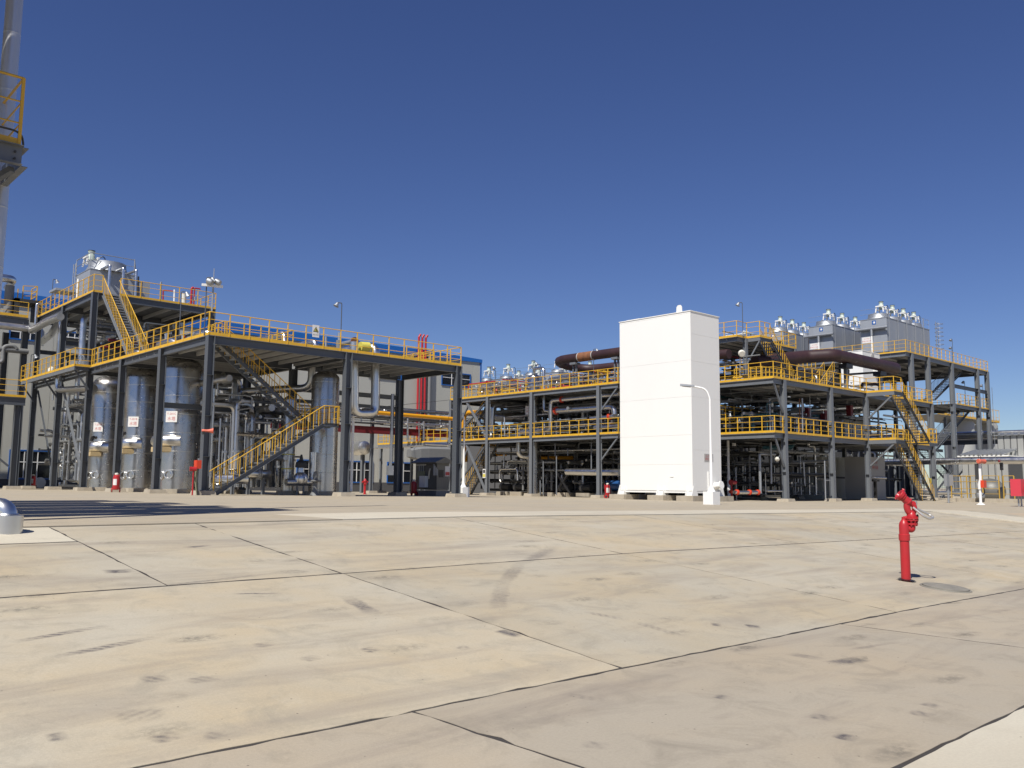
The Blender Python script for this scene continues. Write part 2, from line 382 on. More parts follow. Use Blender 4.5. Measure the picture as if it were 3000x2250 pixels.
# dark bed that shows in the joints
mb = MB(); bx = [-6+2.0*i for i in range(24)]; by = [-8, -4, 0, 5.22, 8, 11, 14.42, 15.2]
for j in range(len(by)-1):
    for i in range(len(bx)-1):
        mb.quad(*[(x, y, gz(x, y)-.0025) for x, y in ((bx[i],by[j]),(bx[i+1],by[j]),(bx[i+1],by[j+1]),(bx[i],by[j+1]))])
g = mb.build('joint_bed', M['seal'], org=(0,0,0)); g['kind'] = 'structure'
yard = root('concrete_yard')
def slab(x0, x1, y0, y1, mat, gap=.022, step=.17, parent=yard, name='concrete_slab', notch=None, dz=0.0, seed=0, rough=.007):
    rnd = random.Random(int(x0*977+y0*131)+seed)
    nx = max(2, int((x1-x0)/step)); ny = max(2, int((y1-y0)/step))
    gx, gy = gap if isinstance(gap, tuple) else (gap, gap)
    X = [lerp(x0+gx/2, x1-gx/2, i/nx) for i in range(nx+1)]; Y = [lerp(y0+gy/2, y1-gy/2, j/ny) for j in range(ny+1)]
    mb = MB(); idx = {}
    lift = rnd.uniform(-.0005, .0012)
    for j, y in enumerate(Y):
        for i, x in enumerate(X):
            ex = i in (0, nx); ey = j in (0, ny)
            jx = rnd.gauss(0, rough) if ex else 0; jy = rnd.gauss(0, rough) if ey else 0
            if rnd.random() < .05: jx *= 2.5; jy *= 2.5
            idx[i, j] = len(mb.v); mb.v.append((x+jx, y+jy, gz(x, y)+lift+dz))
    for j in range(ny):
        for i in range(nx):
            mb.f.append((idx[i,j], idx[i+1,j], idx[i+1,j+1], idx[i,j+1])); mb.sm.append(True); mb.mi.append(0)
    edge = [(i,0) for i in range(nx)]+[(nx,j) for j in range(ny)]+[(i,ny) for i in range(nx,0,-1)]+[(0,j) for j in range(ny,0,-1)]
    low = []
    for e in edge:
        v = mb.v[idx[e]]; low.append(len(mb.v)); mb.v.append(v); mb.v.append((v[0], v[1], v[2]-.05))
    for k in range(len(edge)):
        a, b = low[k], low[(k+1) % len(edge)]
        mb.f.append((b, a, a+1, b+1)); mb.sm.append(False); mb.mi.append(0)
    return mb.build(name, mat, parent)
XR = [-5.3, .4, 6.14, 11.6, 17.4, 23.5, 29.5, 35.3, 40.5]
XN = [-2.35, 3.86, 10.06, 16.26, 22.5, 28.7, 35.0]
YB = 14.42
slab(.4, 3.93, 9.83, 13.0, M['slab'], gap=(.03, .07)); slab(.4, 3.93, 13.0, YB, M['strip'], seed=3, gap=(.03, .07)); slab(3.93, 6.14, 9.83, YB, M['slab'], gap=(.02, .08))
for i in range(len(XR)-1):
    slab(XR[i], XR[i+1], 5.22, 9.83, M['slab'], gap=(.026, .036))
    if i != 1: slab(XR[i], XR[i+1], 9.83, YB, M['slab'], gap=(.03, .062))
for i in range(len(XN)-1):
    slab(XN[i], XN[i+1], 2.4, 5.22, M['road'], gap=(.032, .03))
    slab(XN[i], XN[i+1]-.02, -2.5, 2.4, M['strip'], gap=.036, step=.2)
# gutter strip and kerb apron round the yard, then the paving of the plant
apron = root('kerb_apron')
ax = [-6, -1, 3.96, 9, 14, 19, 24, 29.5, 35.3]
for i in range(len(ax)-1):
    slab(ax[i], ax[i+1], YB+.02, 17.2, M['pave'] if ax[i] < 8 else M['strip'], gap=.010, step=.5, parent=apron, name='apron_slab', dz=.012)
ay = [-4, 1.5, 6.5, 11.6, 17.2]
for j in range(len(ay)-1): slab(35.4, 38.6, ay[j], ay[j+1], M['strip'], gap=.012, step=.5, parent=apron, name='apron_slab', dz=.03)
mb = MB()
px = [-40,-10,0,6,12,18,24,30,36,42,50,60,75,95,130,170]; py = [17.2,20,24,29,35,42,52,66,82,110,150]
for j in range(len(py)-1):
    for i in range(len(px)-1):
        mb.quad(*[(x, y, gz(x, y)+.01) for x, y in ((px[i],py[j]),(px[i+1],py[j]),(px[i+1],py[j+1]),(px[i],py[j+1]))])
for x0, x1 in ((38.6, 50), (50, 70), (70, 110)):
    for y0, y1 in ((-30, 0), (0, 8), (8, 17.2)):
        mb.quad(*[(x, y, gz(x, y)+.01) for x, y in ((x0,y0),(x1,y0),(x1,y1),(x0,y1))])
for q in ((-40, -6),):
    mb.quad(*[(x, y, gz(x, y)+.01) for x, y in ((-40,YB),(-6,YB),(-6,17.2),(-40,17.2))])
g = mb.build('plant_paving', M['pave'], org=(0,0,0)); g['kind'] = 'structure'
# ---------------------------------------------------------------- shared builders
def footing(parent, x, y, r=.42, h=.22):
    z = gz(x, y)+.005; mb = MB()
    ring = lambda q, zz: [(x-q,y-q,zz),(x+q,y-q,zz),(x+q,y+q,zz),(x-q,y+q,zz)]
    mb.rings([ring(r+.06, z-.05), ring(r, z+h)], smooth=False)
    return mb.build('footing', M['foot'], parent)
def column(parent, x, y, z1, web='x', h=.38, b=.36, mat='dsteel', z0=None, stiff=(), foot=True):
    zb = (gz(x, y)+.22 if z0 is None else z0); mb = MB(); up = (1,0,0) if web == 'x' else (0,1,0)
    mb.hsec((x, y, zb), (x, y, z1), h, b, .02, up)
    for z in stiff:
        for s in (-1, 1):
            if web == 'x': mb.box(x-h/2+.021, y+s*.012, z, x+h/2-.021, y+s*b/2, z+.016)
            else: mb.box(x+s*.012, y-h/2+.021, z, x+s*b/2, y+h/2-.021, z+.016)
    if foot: mb.box(x-h*.75, y-b*.75, zb-.001, x+h*.75, y+b*.75, zb+.035)
    c = mb.build('column', M[mat], parent)
    if foot: footing(c, x, y)
    return c
def beam(parent, p0, p1, h=.36, b=.2, mat='dsteel', name='beam'):
    return MB().hsec(p0, p1, h, b, .016).build(name, M[mat], parent)
POST = {}
def post_mesh(h, w=.045, mat='yellow'):
    k = (round(h, 2), w, mat)
    if k not in POST: POST[k] = MB().box(-w/2, -w/2, 0, w/2, w/2, h).mesh('post', M[mat])
    return POST[k]
def rail(parent, pts, h=1.15, toe=.15, spacing=1.05, mids=(.40, .78), mat='yellow', r=.022, posts=True, w=.05):
    """guardrail along PTS at deck level: tubes as one part, each post and toe board under it"""
    P = [Vector(p) for p in pts]; mb = MB()
    mb.tube([p+Vector((0,0,h)) for p in P], r*1.15, 6, bend=.05)
    for m_ in mids: mb.tube([p+Vector((0,0,m_)) for p in P], r*.75, 5, bend=.05)
    g = mb.build('guardrail', M[mat], parent)
    if toe:
        for i in range(len(P)-1):
            d = (P[i+1]-P[i]); d.normalize()
            MB().bar(P[i]+Vector((0,0,toe/2)), P[i+1]+Vector((0,0,toe/2)), .012, toe).build('toe_board', M[mat], g)
    if posts:
        me = post_mesh(h, w, mat)
        for i in range(len(P)-1):
            L = (P[i+1]-P[i]).length; k = max(1, round(L/spacing))
            for j in range(k+(1 if i == len(P)-2 else 0)): inst('post', me, g, P[i]+(P[i+1]-P[i])*(j/k))
    return g
def deckplate(parent, x0, y0, x1, y1, z, joist='y', pitch=.9, jh=.18, jmat='joist', mat='deck', pm=True):
    d = MB().box(x0, y0, z-.03, x1, y1, z-.004).build('deck_plate', M[mat], parent)
    if pitch:
        me = None
        if joist == 'y':
            k = max(1, round((x1-x0)/pitch))
            me = MB().chan((0, y0+.12, 0), (0, y1-.12, 0), jh, .07, .01).mesh('joist', M[jmat], (0, y0, 0))
            for i in range(1, k): inst('joist', me, d, (x0+(x1-x0)*i/k, y0, z-.032-jh/2))
        else:
            k = max(1, round((y1-y0)/pitch))
            me = MB().chan((x0+.12, 0, 0), (x1-.12, 0, 0), jh, .07, .01).mesh('joist', M[jmat], (x0, 0, 0))
            for i in range(1, k): inst('joist', me, d, (x0, y0+(y1-y0)*i/k, z-.032-jh/2))
    return d
def stair(label, top, bot, width, group=None, mat='dsteel', ymat='yellow', land=None, lat=None, rails=(0, 1), feet=False, name='staircase'):
    """TOP, BOT: centre of the flight's upper and lower nosing; WIDTH across; each tread and baluster its own object"""
    top = Vector(top); bot = Vector(bot); d = top-bot; hd = Vector((d.x, d.y, 0)); hl = hd.length; hd.normalize()
    s = Vector((-hd.y, hd.x, 0)); t = thing(name, label, 'stairs', bot, group)
    sl = d.normalized()
    for q in (-1, 1):
        o = s*(q*width/2)
        mb = MB().chan(bot+o-sl*.15, top+o, .22, .07, .012, (0,0,1), side=-q if True else q)
        if land: mb.chan(top+o, top+o+hd*land, .22, .07, .012, (0,0,1), side=-q)
        mb.build('stringer', M[mat], t)
    n = max(2, round(d.z/.21)); me = MB().box(-.13, -width/2+.08, -.04, .13, width/2-.08, 0).mesh('tread', M['galv'])
    rz = math.atan2(hd.y, hd.x)
    for i in range(n): inst('tread', me, t, bot+d*((i+.5)/n)+Vector((0,0,.06)), rz)
    if land: MB().bar(top+hd*.02, top+hd*land, width-.1, .03).build('landing_plate', M['deck'], t)
    pm = post_mesh(1.0, .03, ymat)
    for q in rails:
        o = s*((q*2-1)*width/2); up = Vector((0,0,1.05))
        pts = [bot+o+up, top+o+up]
        if land: pts.append(top+o+hd*land+up)
        mb = MB().tube([bot+o-hd*.05]+[pts[0]-hd*.05]+pts[1:], .024, 6, bend=.06)
        h = mb.build('handrail', M[ymat], t)
        k = max(3, round(d.length/.38))
        for i in range(1, k): inst('baluster', pm, h, bot+o+d*(i/k)+Vector((0,0,.06)))
        if land:
            kk = max(2, round(land/.35))
            for i in range(kk+1): inst('baluster', pm, h, top+o+hd*(land*i/kk)+Vector((0,0,.06)))
    return t
def pipe(label, pts, r, mat='pipeclad', cat='pipe', name='process_pipe', n=10, bend=None, bands=0.0, flanges=(), group=None, fmat='galv', fr=1.45):
    """insulated pipe run; joint bands and flanges are parts of it"""
    P = [Vector(p) for p in pts]
    if not bands and not flanges:
        return single(name, MB().tube(P, r, n, bend), M[mat], label, cat, group)
    t = thing(name, label, cat, P[0], group)
    MB().tube(P, r, n, bend).build('tube', M[mat], t)
    if bands:
        bend_ = 3*r if bend is None else bend
        for i in range(len(P)-1):
            a, b = P[i], P[i+1]; L = (b-a).length; d = (b-a).normalized(); m0 = bend_ if i else .1; m1 = bend_ if i < len(P)-2 else .1
            q = m0+bands*.3
            while q < L-m1:
                MB().cyl(a+d*(q-.02), a+d*(q+.02), r*1.025, n=n).build('joint_band', M[mat], t); q += bands
    for seg, f in flanges:
        a, b = P[seg], P[seg+1]; d = (b-a).normalized(); c = a+(b-a)*f
        mb = MB().cyl(c-d*.07, c-d*.015, r*fr, n=12).cyl(c+d*.015, c+d*.07, r*fr, n=12)
        mb.build('flange', M[fmat], t)
    return t
def text(body, size, mat, parent, loc, nrm, name='lettering', align='CENTER'):
    """flat printed lettering facing NRM (horizontal)"""
    cu = bpy.data.curves.new('lettering', 'FONT'); cu.body = body; cu.size = size; cu.align_x = align; cu.align_y = 'CENTER'; cu.resolution_u = 2
    tmp = bpy.data.objects.new('tmp', cu); COL.objects.link(tmp)
    bpy.context.view_layer.update()
    me = bpy.data.meshes.new_from_object(tmp.evaluated_get(bpy.context.evaluated_depsgraph_get()))
    bpy.data.objects.remove(tmp); bpy.data.curves.remove(cu)
    me.materials.clear(); me.materials.append(M[mat])
    nrm = Vector(nrm).normalized(); right = Vector((0,0,1)).cross(nrm).normalized()
    mm = Matrix((right, Vector((0,0,1)), nrm)).transposed().to_4x4(); me.transform(mm)
    o = bpy.data.objects.new(name, me); link(o, parent); o.location = Vector(loc)-ORG[parent.name]
    return o
def lampmast(label, base, h, group, face=(-1,0), mat='dsteel', s=1.0):
    t = thing('lamp_mast', label, 'lamp', base, group); b = Vector(base); f = Vector((face[0], face[1], 0)).normalized()
    top = b+Vector((0,0,h))
    MB().tube([b, top, top+f*.22*s], .028*s, 6, bend=.08).build('pole', M[mat], t)
    c = top+f*.26*s-Vector((0,0,.05))
    MB().lathe(c, [(.04*s,.06*s),(.08*s,.02*s),(.09*s,-.05*s),(.17*s,-.2*s)], 12, axis=Vector((f.x*-.5, f.y*-.5, 1))).build('lamp_head', M['galv'], t)
    return t
# ---------------------------------------------------------------- left steel structure: two decks
XL, YF, D1, U = 18.2, 41.92, 7.19, 12.2
XM, XE = 26.1, 33.95
LS = thing('process_platform', 'dark grey steel structure with low wide deck and taller corner deck, beside the silver columns', 'steel structure', (XL, YF, gz(XL, YF)))
LST = (1.2, 3.2, 5.2)
for y, top in ((YF, D1-.02), (48, D1-.02), (54.1, D1-.02), (60.1, U-.02), (66.5, U-.02), (72.8, U-.02)):
    column(LS, XL, y, top, 'x', .36, .36, 'dsteel', stiff=LST)
for x, y, top in ((XM, YF, D1-.02), (XE, YF, D1-.02), (XM, 48, D1-.4), (XE, 48, D1-.4), (XM, 54.1, D1-.4), (XM, 60.1, U-.02), (XM, 66.5, U-.4), (XM, 72.8, U-.4)):
    column(LS, x, y, top, 'x', .40, .38, 'dsteel', stiff=LST if y < 43 else ())
BZ = D1-.03-.2
for a, b in (((XL, YF), (XM, YF)), ((XM, YF), (XE, YF)), ((XL, 48), (XM, 48)), ((XM, 48), (XE, 48)), ((XL, 54.1), (XM, 54.1)), ((XL, 60.1), (XM, 60.1))):
    beam(LS, (a[0]+.19, a[1], BZ), (b[0]-.21, b[1], BZ), .38, .2)
for y0, y1 in ((YF, 48), (48, 54.1), (54.1, 60.1), (60.1, 66.5), (66.5, 72.8)):
    beam(LS, (XL, y0+.19, BZ), (XL, y1-.19, BZ), .38, .2)
    if y1 < 61: beam(LS, (XM, y0+.19, BZ), (XM, y1-.19, BZ), .38, .2)
beam(LS, (XE, YF+.19, BZ), (XE, 47.8, BZ), .38, .2)
deckplate(LS, XL-.15, YF-.12, XE+.15, 48.1, D1, 'y', .98, .2)
deckplate(LS, XL-.15, 48.1, XM+.15, 60.2, D1, 'x', 1.1, .2)
# lower cross beams carrying pipework
for y in (48,): beam(LS, (XL+.2, y, 4.1), (XM-.2, y, 4.1), .3, .18)
beam(LS, (XM+.2, 48, 5.6), (XE-.2, 48, 5.6), .28, .18); beam(LS, (XM+.2, 48, 4.9), (XE-.2, 48, 4.9), .2, .15)
# step-out walkway on the tall corner side
SX = 17.1
deckplate(LS, SX, 59.6, XL-.2, 72.2, D1, 'x', 1.6, .14)
MB().chan((SX+.01, 59.6, BZ+.1), (SX+.01, 72.2, BZ+.1), .22, .07, .012, side=1).build('edge_channel', M['steel'], LS)
MB().chan((SX, 59.6, BZ+.1), (XL-.2, 59.6, BZ+.1), .22, .07, .012, side=1).build('edge_channel', M['dsteel'], LS)
for y in (59.7, 66.5, 72.1): MB().bar((SX+.05, y, BZ), (XL-.15, y, BZ-1.2), .1, .1).build('bracket_brace', M['dsteel'], LS)
rail(LS, [(XL+.05, 59.6, D1), (SX, 59.6, D1), (SX, 72.2, D1), (XL, 72.2, D1)])
# guardrails of the low deck
rail(LS, [(XL-.14, 59.4, D1), (XL-.14, YF-.1, D1), (XE+.14, YF-.1, D1), (XE+.14, 48.0, D1)], spacing=1.06)
rail(LS, [(XM+.4, 48.05, D1), (XE+.1, 48.05, D1)], spacing=1.3)
for P in ([(19.6, 43.2, D1), (23.4, 43.2, D1), (23.4, 45.6, D1)], [(XL+1.3, 44.8, D1), (XL+1.3, 43.2, D1)], [(31.2, 43.5, D1), (33.3, 43.5, D1), (33.3, 46.8, D1)]):
    rail(LS, P, 1.05, 0)
# tall deck
UB = U-.03-.21
for y0, y1 in ((60.1, 66.5), (66.5, 72.8)):
    beam(LS, (XL, y0+.19, UB), (XL, y1-.19, UB), .42, .2); beam(LS, (XM, y0+.19, UB), (XM, y1-.19, UB), .42, .2)
for y in (60.1, 66.5, 72.8): beam(LS, (XL+.19, y, UB), (XM-.2, y, UB), .42, .2)
deckplate(LS, XL-.15, 60.0, XM+.25, 72.9, U, 'y', 1.3, .24)
beam(LS, (XL+.2, 66.5, 9.6), (XM-.2, 66.5, 9.6), .3, .2); beam(LS, (XL+.2, 72.8, 9.6), (XM-.2, 72.8, 9.6), .3, .2); beam(LS, (XM, 60.3, 9.6), (XM, 66.3, 9.6), .3, .2)
rail(LS, [(XL-.14, 72.8, U), (XL-.14, 60.0, U), (18.62, 60.0, U)], toe=.13)
rail(LS, [(19.75, 60.0, U), (XM+.2, 60.0, U), (XM+.2, 72.8, U), (XL-.14, 72.8, U)], toe=.13, spacing=1.3)
# bracing between the side columns
MB().bar((XL, 60.5, .4), (XL, 65.9, 6.6), .13, .13).build('brace', M['steel'], LS)
MB().bar((XL+.1, 66.9, .2), (XL+.1, 72.2, 6.6), .1, .1).build('brace', M['dsteel'], LS)
# ---- stairs of this structure
stair('yellow railed stair from the ground to the half landing beside the front middle column', (24.95, 42.75, 3.12), (18.95, 42.75, gz(19, 42.7)+.05), .9, 'stairs of the dark grey structure', land=.95)
stair('upper stair flight under the low deck, running from half landing up to the deck corner', (19.5, 44.0, 7.1), (24.75, 44.0, 3.14), .9, 'stairs of the dark grey structure', land=.35)
MB().box(24.7, 42.25, 3.05, 25.85, 44.5, 3.1).build('half_landing', M['dsteel'], LS)
rail(LS, [(25.82, 42.3, 3.1), (25.82, 44.45, 3.1), (25.0, 44.45, 3.1)], 1.05, .1)
MB().bar((24.2, 44.6, 3.05), (22.6, 46.5, .2), .12, .12).build('brace', M['dsteel'], LS)
stair('steep stair from the low deck up to the tall deck holding the cooler', (19.18, 60.05, U-.04), (19.18, 54.3, D1), 1.0, 'stairs of the dark grey structure', mat='steel')
# ---- silver vessels along the open side
def vessel(label, x, y, r, top, dome=.5, sign=None, nozzle=None, foot='foot', group=None, ringgap=1.05, n=40, manhole=True):
    z = gz(x, y); t = thing('process_vessel', label, 'vessel', (x, y, z), group)
    MB().lathe((x, y, z-.03), [(r+.28, 0), (r+.26, .28)], 8).build('footing', M['foot'], t)
    zb = z+.25
    pr = [(r*1.0, zb), (r*1.0, top-dome)]+[(r*math.cos(a), top-dome+dome*math.sin(a)) for a in [math.pi/2*i/8 for i in range(1, 8)]]
    MB().lathe((x, y, 0), pr, n).build('shell', M['vclad'], t)
    k = zb+ringgap
    while k < top-dome:
        MB().lathe((x, y, 0), [(r+.001, k-.018), (r+.012, k-.008), (r+.012, k+.008), (r+.001, k+.018)], n, cap=False).build('seam_band', M['clad'], t); k += ringgap
    for a in (math.radians(200), math.radians(320), math.radians(80)):
        MB().box(-.006, -.02, 0, .012, .02, top-dome-zb).build('lap_seam', M['clad'], t).matrix_local = Matrix.Translation((r*math.cos(a), r*math.sin(a), zb-z)) @ Matrix.Rotation(a, 4, 'Z')
    if manhole:
        for dz_, a in ((1.0, 196), (1.05, 222)):
            a = math.radians(a); d = Vector((math.cos(a), math.sin(a), 0)); c = Vector((x, y, z+dz_))+d*(r-.05)
            MB().lathe(c, [(.26, 0), (.26, .12), (.2, .121), (.2, .03)], 16, axis=d, cap=False).build('inspection_port', M['clad'], t)
            MB().lathe(c, [(.2, .04), (.19, .045)], 16, axis=d).build('port_opening', M['black'] if dz_ == 1.0 else M['clad'], t)
    if sign:
        (k, a, b), body = sign
        az = math.radians(222); d = Vector((math.cos(az), math.sin(az), 0)); c = oX(k, a, b, x-r*.72)
        c = Vector((x, y, c.z))+d*(r+.03); sd_ = Vector((0,0,1)).cross(d)
        p = MB().bar(c-sd_*.33, c+sd_*.33, .02, .62).build('name_plate', M['sign'], t)
        text(body[0], .17, 'signred', p, c+d*.013+Vector((0,0,.15)), d); text(body[1], .24, 'signred', p, c+d*.013-Vector((0,0,.13)), d)
    return t
VY = (50.1, 56.0, 62.4); VX = 20.25
VL = ('silver clad vessel nearest the front corner column, white name plate highest', 'middle silver clad vessel behind the red wheeled extinguisher', 'silver clad vessel deepest under the low deck, name plate half shaded')
for i, (y, sp) in enumerate(zip(VY, ((3, 1590, 540), (3, 1250, 585), (3, 955, 630)))):
    t = vessel(VL[i], VX, y, 1.13, 7.08, .75, (sp, ('T-201%s' % 'CBA'[i], '水塔')), group='three silver vessels along the open side')
    # insulated horizontal drum end beside each vessel
    nz = (((3, 1550, 760)), ((3, 1200, 785)), ((3, 900, 815)))[i]
    p = oX(*nz, VX-1.0)
    dn = ('front', 'middle', 'rear')[i]
    d_ = thing('elbow_duct', 'short bright %s duct stub with boarded underside beside the %s vessel' % ('metal', dn), 'duct', p, 'duct stubs between the silver vessels')
    MB().tube([p+Vector((-.1, 1.3, 0)), p+Vector((-.1, .25, 0)), p+Vector((.7, -.2, 0))], .36, 16, .5).build('cladding', M['clad'], d_)
    MB().cyl(p+Vector((-.1, .75, 0)), p+Vector((-.1, .68, 0)), .38, n=16).build('strap', M['galv'], d_)
    MB().box(p.x-.42, p.y-.1, p.z-.62, p.x+.25, p.y+1.25, p.z-.34).build('board', M['timber'], d_)
    MB().tube([p+Vector((-.1, .9, .3)), p+Vector((-.1, .9, .62)), p+Vector((-.1, .5, .62))], .1, 8).build('valve_stem', M['black'], d_)
# front vessel behind the landing column, thin vessel beside it
vessel('silver vessel behind the front middle column, next to the tall white pipe', 26.75, 45.3, .80, 6.5, .5, group=None, manhole=False)
vessel('slim silver column with yellow ladder band left of the front vessel', 25.0, 46.2, .36, 5.0, .3, manhole=False, n=20)
t = thing('label_band', 'yellow banded pipe marker on the slim silver column', 'marker', oY(15, 1715, 1080, 45.82))
for b_ in (970, 1185): q = oY(15, 1715, b_, 46.2); MB().lathe((25.0, 46.2, q.z), [(.375, -.03), (.385, 0), (.375, .03)], 20, cap=False).build('band', M['signyel'], t)
q0 = oY(15, 1760, 980, 45.81); q1 = oY(15, 1760, 1180, 45.81); MB().bar(q0, q1, .12, .01, (0,1,0)).build('strip', M['signyel'], t)
# ---- pipework seen under and on the low deck
pipe('fat silver pipe loop hanging below the low deck edge, right of the front middle column', [oY(2, 1382, 480, 43.6), oY(2, 1382, 1140, 43.6), oY(2, 1578, 1140, 43.6), oY(2, 1580, 520, 43.6), oY(2, 1400, 545, 44.6)+Vector((0,1.5,0))], .26, 'clad', bands=1.0, n=18, bend=.45)
pipe('tall white pipe standing behind the front middle column down to a dark plinth', [oY(14, 140, 1420, 44.2), oY(14, 172, 340, 44.2)], .085, 'wpost')
PY = 46.3
def hp(label, pts, r, mat='pipeclad', **kw): return pipe(label, pts, r, mat, **kw)
pA = oY(15, 1035, 235, PY)
hp('horizontal silver pipe with round capped end behind the lower stair rail', [pA, pA+Vector((0, 9, 0))], .20, n=16, bands=1.5)
pB = oY(2, 228, 815, 45.6)
hp('capped silver pipe high under the low deck near the corner column', [pB, pB+Vector((0, 8, 0))], .19, n=14, bands=1.4)
pC = oY(2, 990, 790, 46.8)
hp('silver elbow pipe under the low deck turning up to the deck plate', [pC+Vector((0,0,.5)), pC+Vector((0,0,-.75)), pC+Vector((-1.3,2.2,-.8)), pC+Vector((-2.4, 6, -.8))], .23, 'clad', n=14, bands=1.2)
for i, (a, w, z1_, mat) in enumerate(((245, 30, 400, 'pipeclad'), (290, 16, 520, 'galv'), (420, 52, 390, 'vclad'), (490, 16, 390, 'galv'), (680, 44, 390, 'pipeclad'), (800, 32, 300, 'clad'), (965, 26, 400, 'pipeclad'), (1050, 34, 420, 'vclad'), (1140, 20, 380, 'clad'), (1192, 12, 380, 'galv'), (1285, 14, 400, 'galv'), (150, 34, -60, 'vclad'), (545, 18, 0, 'galv'), (725, 16, 60, 'galv'), (430, 20, -150, 'pipeclad'))):
    yy = PY+random.uniform(.2, 2.4); top = oY(15, a, z1_, yy); zb = gz(top.x, yy)+(.35 if i % 3 else .9)
    side = 'thick' if w > 30 else 'thin'
    hp('%s %s riser pipe standing %s in the row behind the lower stair' % (side, 'galvanised' if mat == 'galv' else 'silver', ('first', 'second', 'third', 'fourth', 'fifth', 'sixth', 'seventh', 'eighth', 'ninth', 'tenth', 'eleventh', 'nearest the corner column', 'below the pipe gantry', 'below the deck joists', 'tallest')[i]), [(top.x, yy, zb), (top.x, yy, top.z)], w/5.267/2590*50/1.9, mat, bands=.9 if w > 25 else 0, group='riser pipes behind the lower stair')
gl = oY(15, 190, 25, PY)
hp('thin bent handrail-like pipe run below the deck, stepping right behind the upper stair', [oY(2, 120, 860, PY), oY(2, 120, 960, PY), oY(2, 380, 975, PY), oY(2, 440, 990, PY), oY(2, 435, 1090, PY), oY(2, 300, 1110, PY)], .045, 'galv')
# manifold near the ground, behind the lower stair
zq = gz(22, 46)
hp('silver manifold pipe low on stands behind the lower stair', [(21.3, 46.0, .45), (23.9, 46.0, .45), (23.9, 47.5, .45)], .24, 'clad', n=14, bands=.8, flanges=((0, .35), (0, .7)))
hp('short bright pipe stub left of the lower stair foot', [oX(15, 130, 1330, 19.4)+Vector((0,0,0)), oX(15, 260, 1330, 19.4)+Vector((1.6,.4,0))], .26, 'clad', n=14)
for x in (21.6, 22.5, 23.4): single('pipe_stand', MB().hsec((x, 46.0, gz(x, 46)), (x, 46.0, .2), .16, .16, .012, (1,0,0)), M['steel'], 'grey pipe stand under the low manifold, %s from the stair foot' % {21.6: 'nearest', 22.5: 'second', 23.4: 'third'}[x], 'pipe stand', 'stands under the low manifold')
# control valve with bulbous insulated body
cv = oY(15, 1480, 1300, 44.9)
t = thing('control_valve', 'bulbous silver control valve with dark actuator under the stair landing', 'valve', (cv.x, cv.y, gz(cv.x, cv.y)))
MB().lathe((cv.x, cv.y, cv.z-.45), [(.1,0),(.34,.08),(.42,.3),(.36,.55),(.2,.7),(.18,.95)], 16).build('body', M['clad'], t)
MB().lathe((cv.x, cv.y, cv.z+.5), [(.16,0),(.33,.03),(.33,.12),(.3,.3),(.12,.42),(.05,.75)], 16).build('actuator', M['dark'], t)
MB().tube([(cv.x-.9, cv.y, cv.z-.3), (cv.x, cv.y, cv.z-.3), (cv.x+.75, cv.y, cv.z-.3), (cv.x+.75, cv.y, cv.z+1.4)], .2, 12, .3).build('bypass_pipe', M['clad'], t)
for s_ in (-.2, .2): MB().cyl((cv.x+s_, cv.y, gz(cv.x, cv.y)), (cv.x+s_, cv.y, cv.z-.3), .06).build('leg', M['mid'], t)
pe = oY(15, 1700, 1500, 43.9)
t = thing('pump_pedestal', 'small grey pedestal with flared collar at the foot of the slim silver column', 'pedestal', (pe.x, pe.y, gz(pe.x, pe.y)))
MB().lathe((pe.x, pe.y, gz(pe.x, pe.y)), [(.3,0),(.12,.35),(.12,.75),(.34,.8),(.34,.86),(.14,.9),(.11,1.3),(.0,1.36)], 16).build('body', M['mid'], t)
# inside racks: several pipe layers in the shade
def clutter(name, label, x0, x1, y0, y1, z0, z1, n, seed, mats=('pipeclad','mid','galv','dark','steel','pipeclad'), rmin=.03, rmax=.12, vert=.35):
    rnd = random.Random(seed); mb = MB()
    for i in range(n):
        mb.m = rnd.randrange(len(mats)); r = rnd.uniform(rmin, rmax)**1.0
        x = rnd.uniform(x0, x1); y = rnd.uniform(y0, y1); z = z0+(z1-z0)*(round(rnd.random()*5)/5)+rnd.uniform(-.15, .15)
        z = min(max(z, z0), z1)
        if rnd.random() < vert:
            zt = rnd.uniform(z0+(z1-z0)*.3, z1); d = rnd.choice((-1, 1))*rnd.uniform(.5, 2.0)
            p = [(x, y, z0), (x, y, zt), (x+d, y, zt)] if rnd.random() < .5 else [(x, y, z0), (x, y, zt), (x, y+d, zt)]
            mb.tube(p, r, 7)
            if rnd.random() < .6: mb.cyl((x, y, z0+(zt-z0)*.4), (x, y, z0+(zt-z0)*.4+.12), r*1.9, n=8)
        elif rnd.random() < .6:
            L = rnd.uniform(.3, 1)*(x1-x0); a = max(x0, x-L/2); b = min(x1, x+L/2); e = rnd.uniform(-.8, .8)
            mb.tube([(a, y, z), (b, y, z), (b, y, min(max(z+e, z0), z1))], r, 7)
            mb.cyl((lerp(a,b,.3), y, z), (lerp(a,b,.3)+.1, y, z), r*1.9, n=8)
        else:
            L = rnd.uniform(.3, 1)*(y1-y0); a = max(y0, y-L/2); b = min(y1, y+L/2); e = rnd.uniform(-.8, .8)
            mb.tube([(x, a, z), (x, b, z), (x, b, min(max(z+e, z0), z1))], r, 7)
            mb.cyl((x, lerp(a,b,.3), z), (x, lerp(a,b,.3)+.1, z), r*1.9, n=8)
        if rnd.random() < .18: mb.lathe((x, y, z), [(.04,-.12),(.11,-.1),(.13,0),(.06,.1),(.03,.28),(.12,.3),(.12,.33)], 8)
    o = mb.build(name, [M[q] for q in mats]); return props(o, label, 'pipework', None, 'stuff')
clutter('pipe_tangle', 'dense silver and dark pipework in the shade under the low deck', 22.6, 25.8, 48.8, 59.5, .0, 6.4, 150, 3, rmax=.17, mats=('pipeclad','clad','galv','pipeclad','mid','steel'))
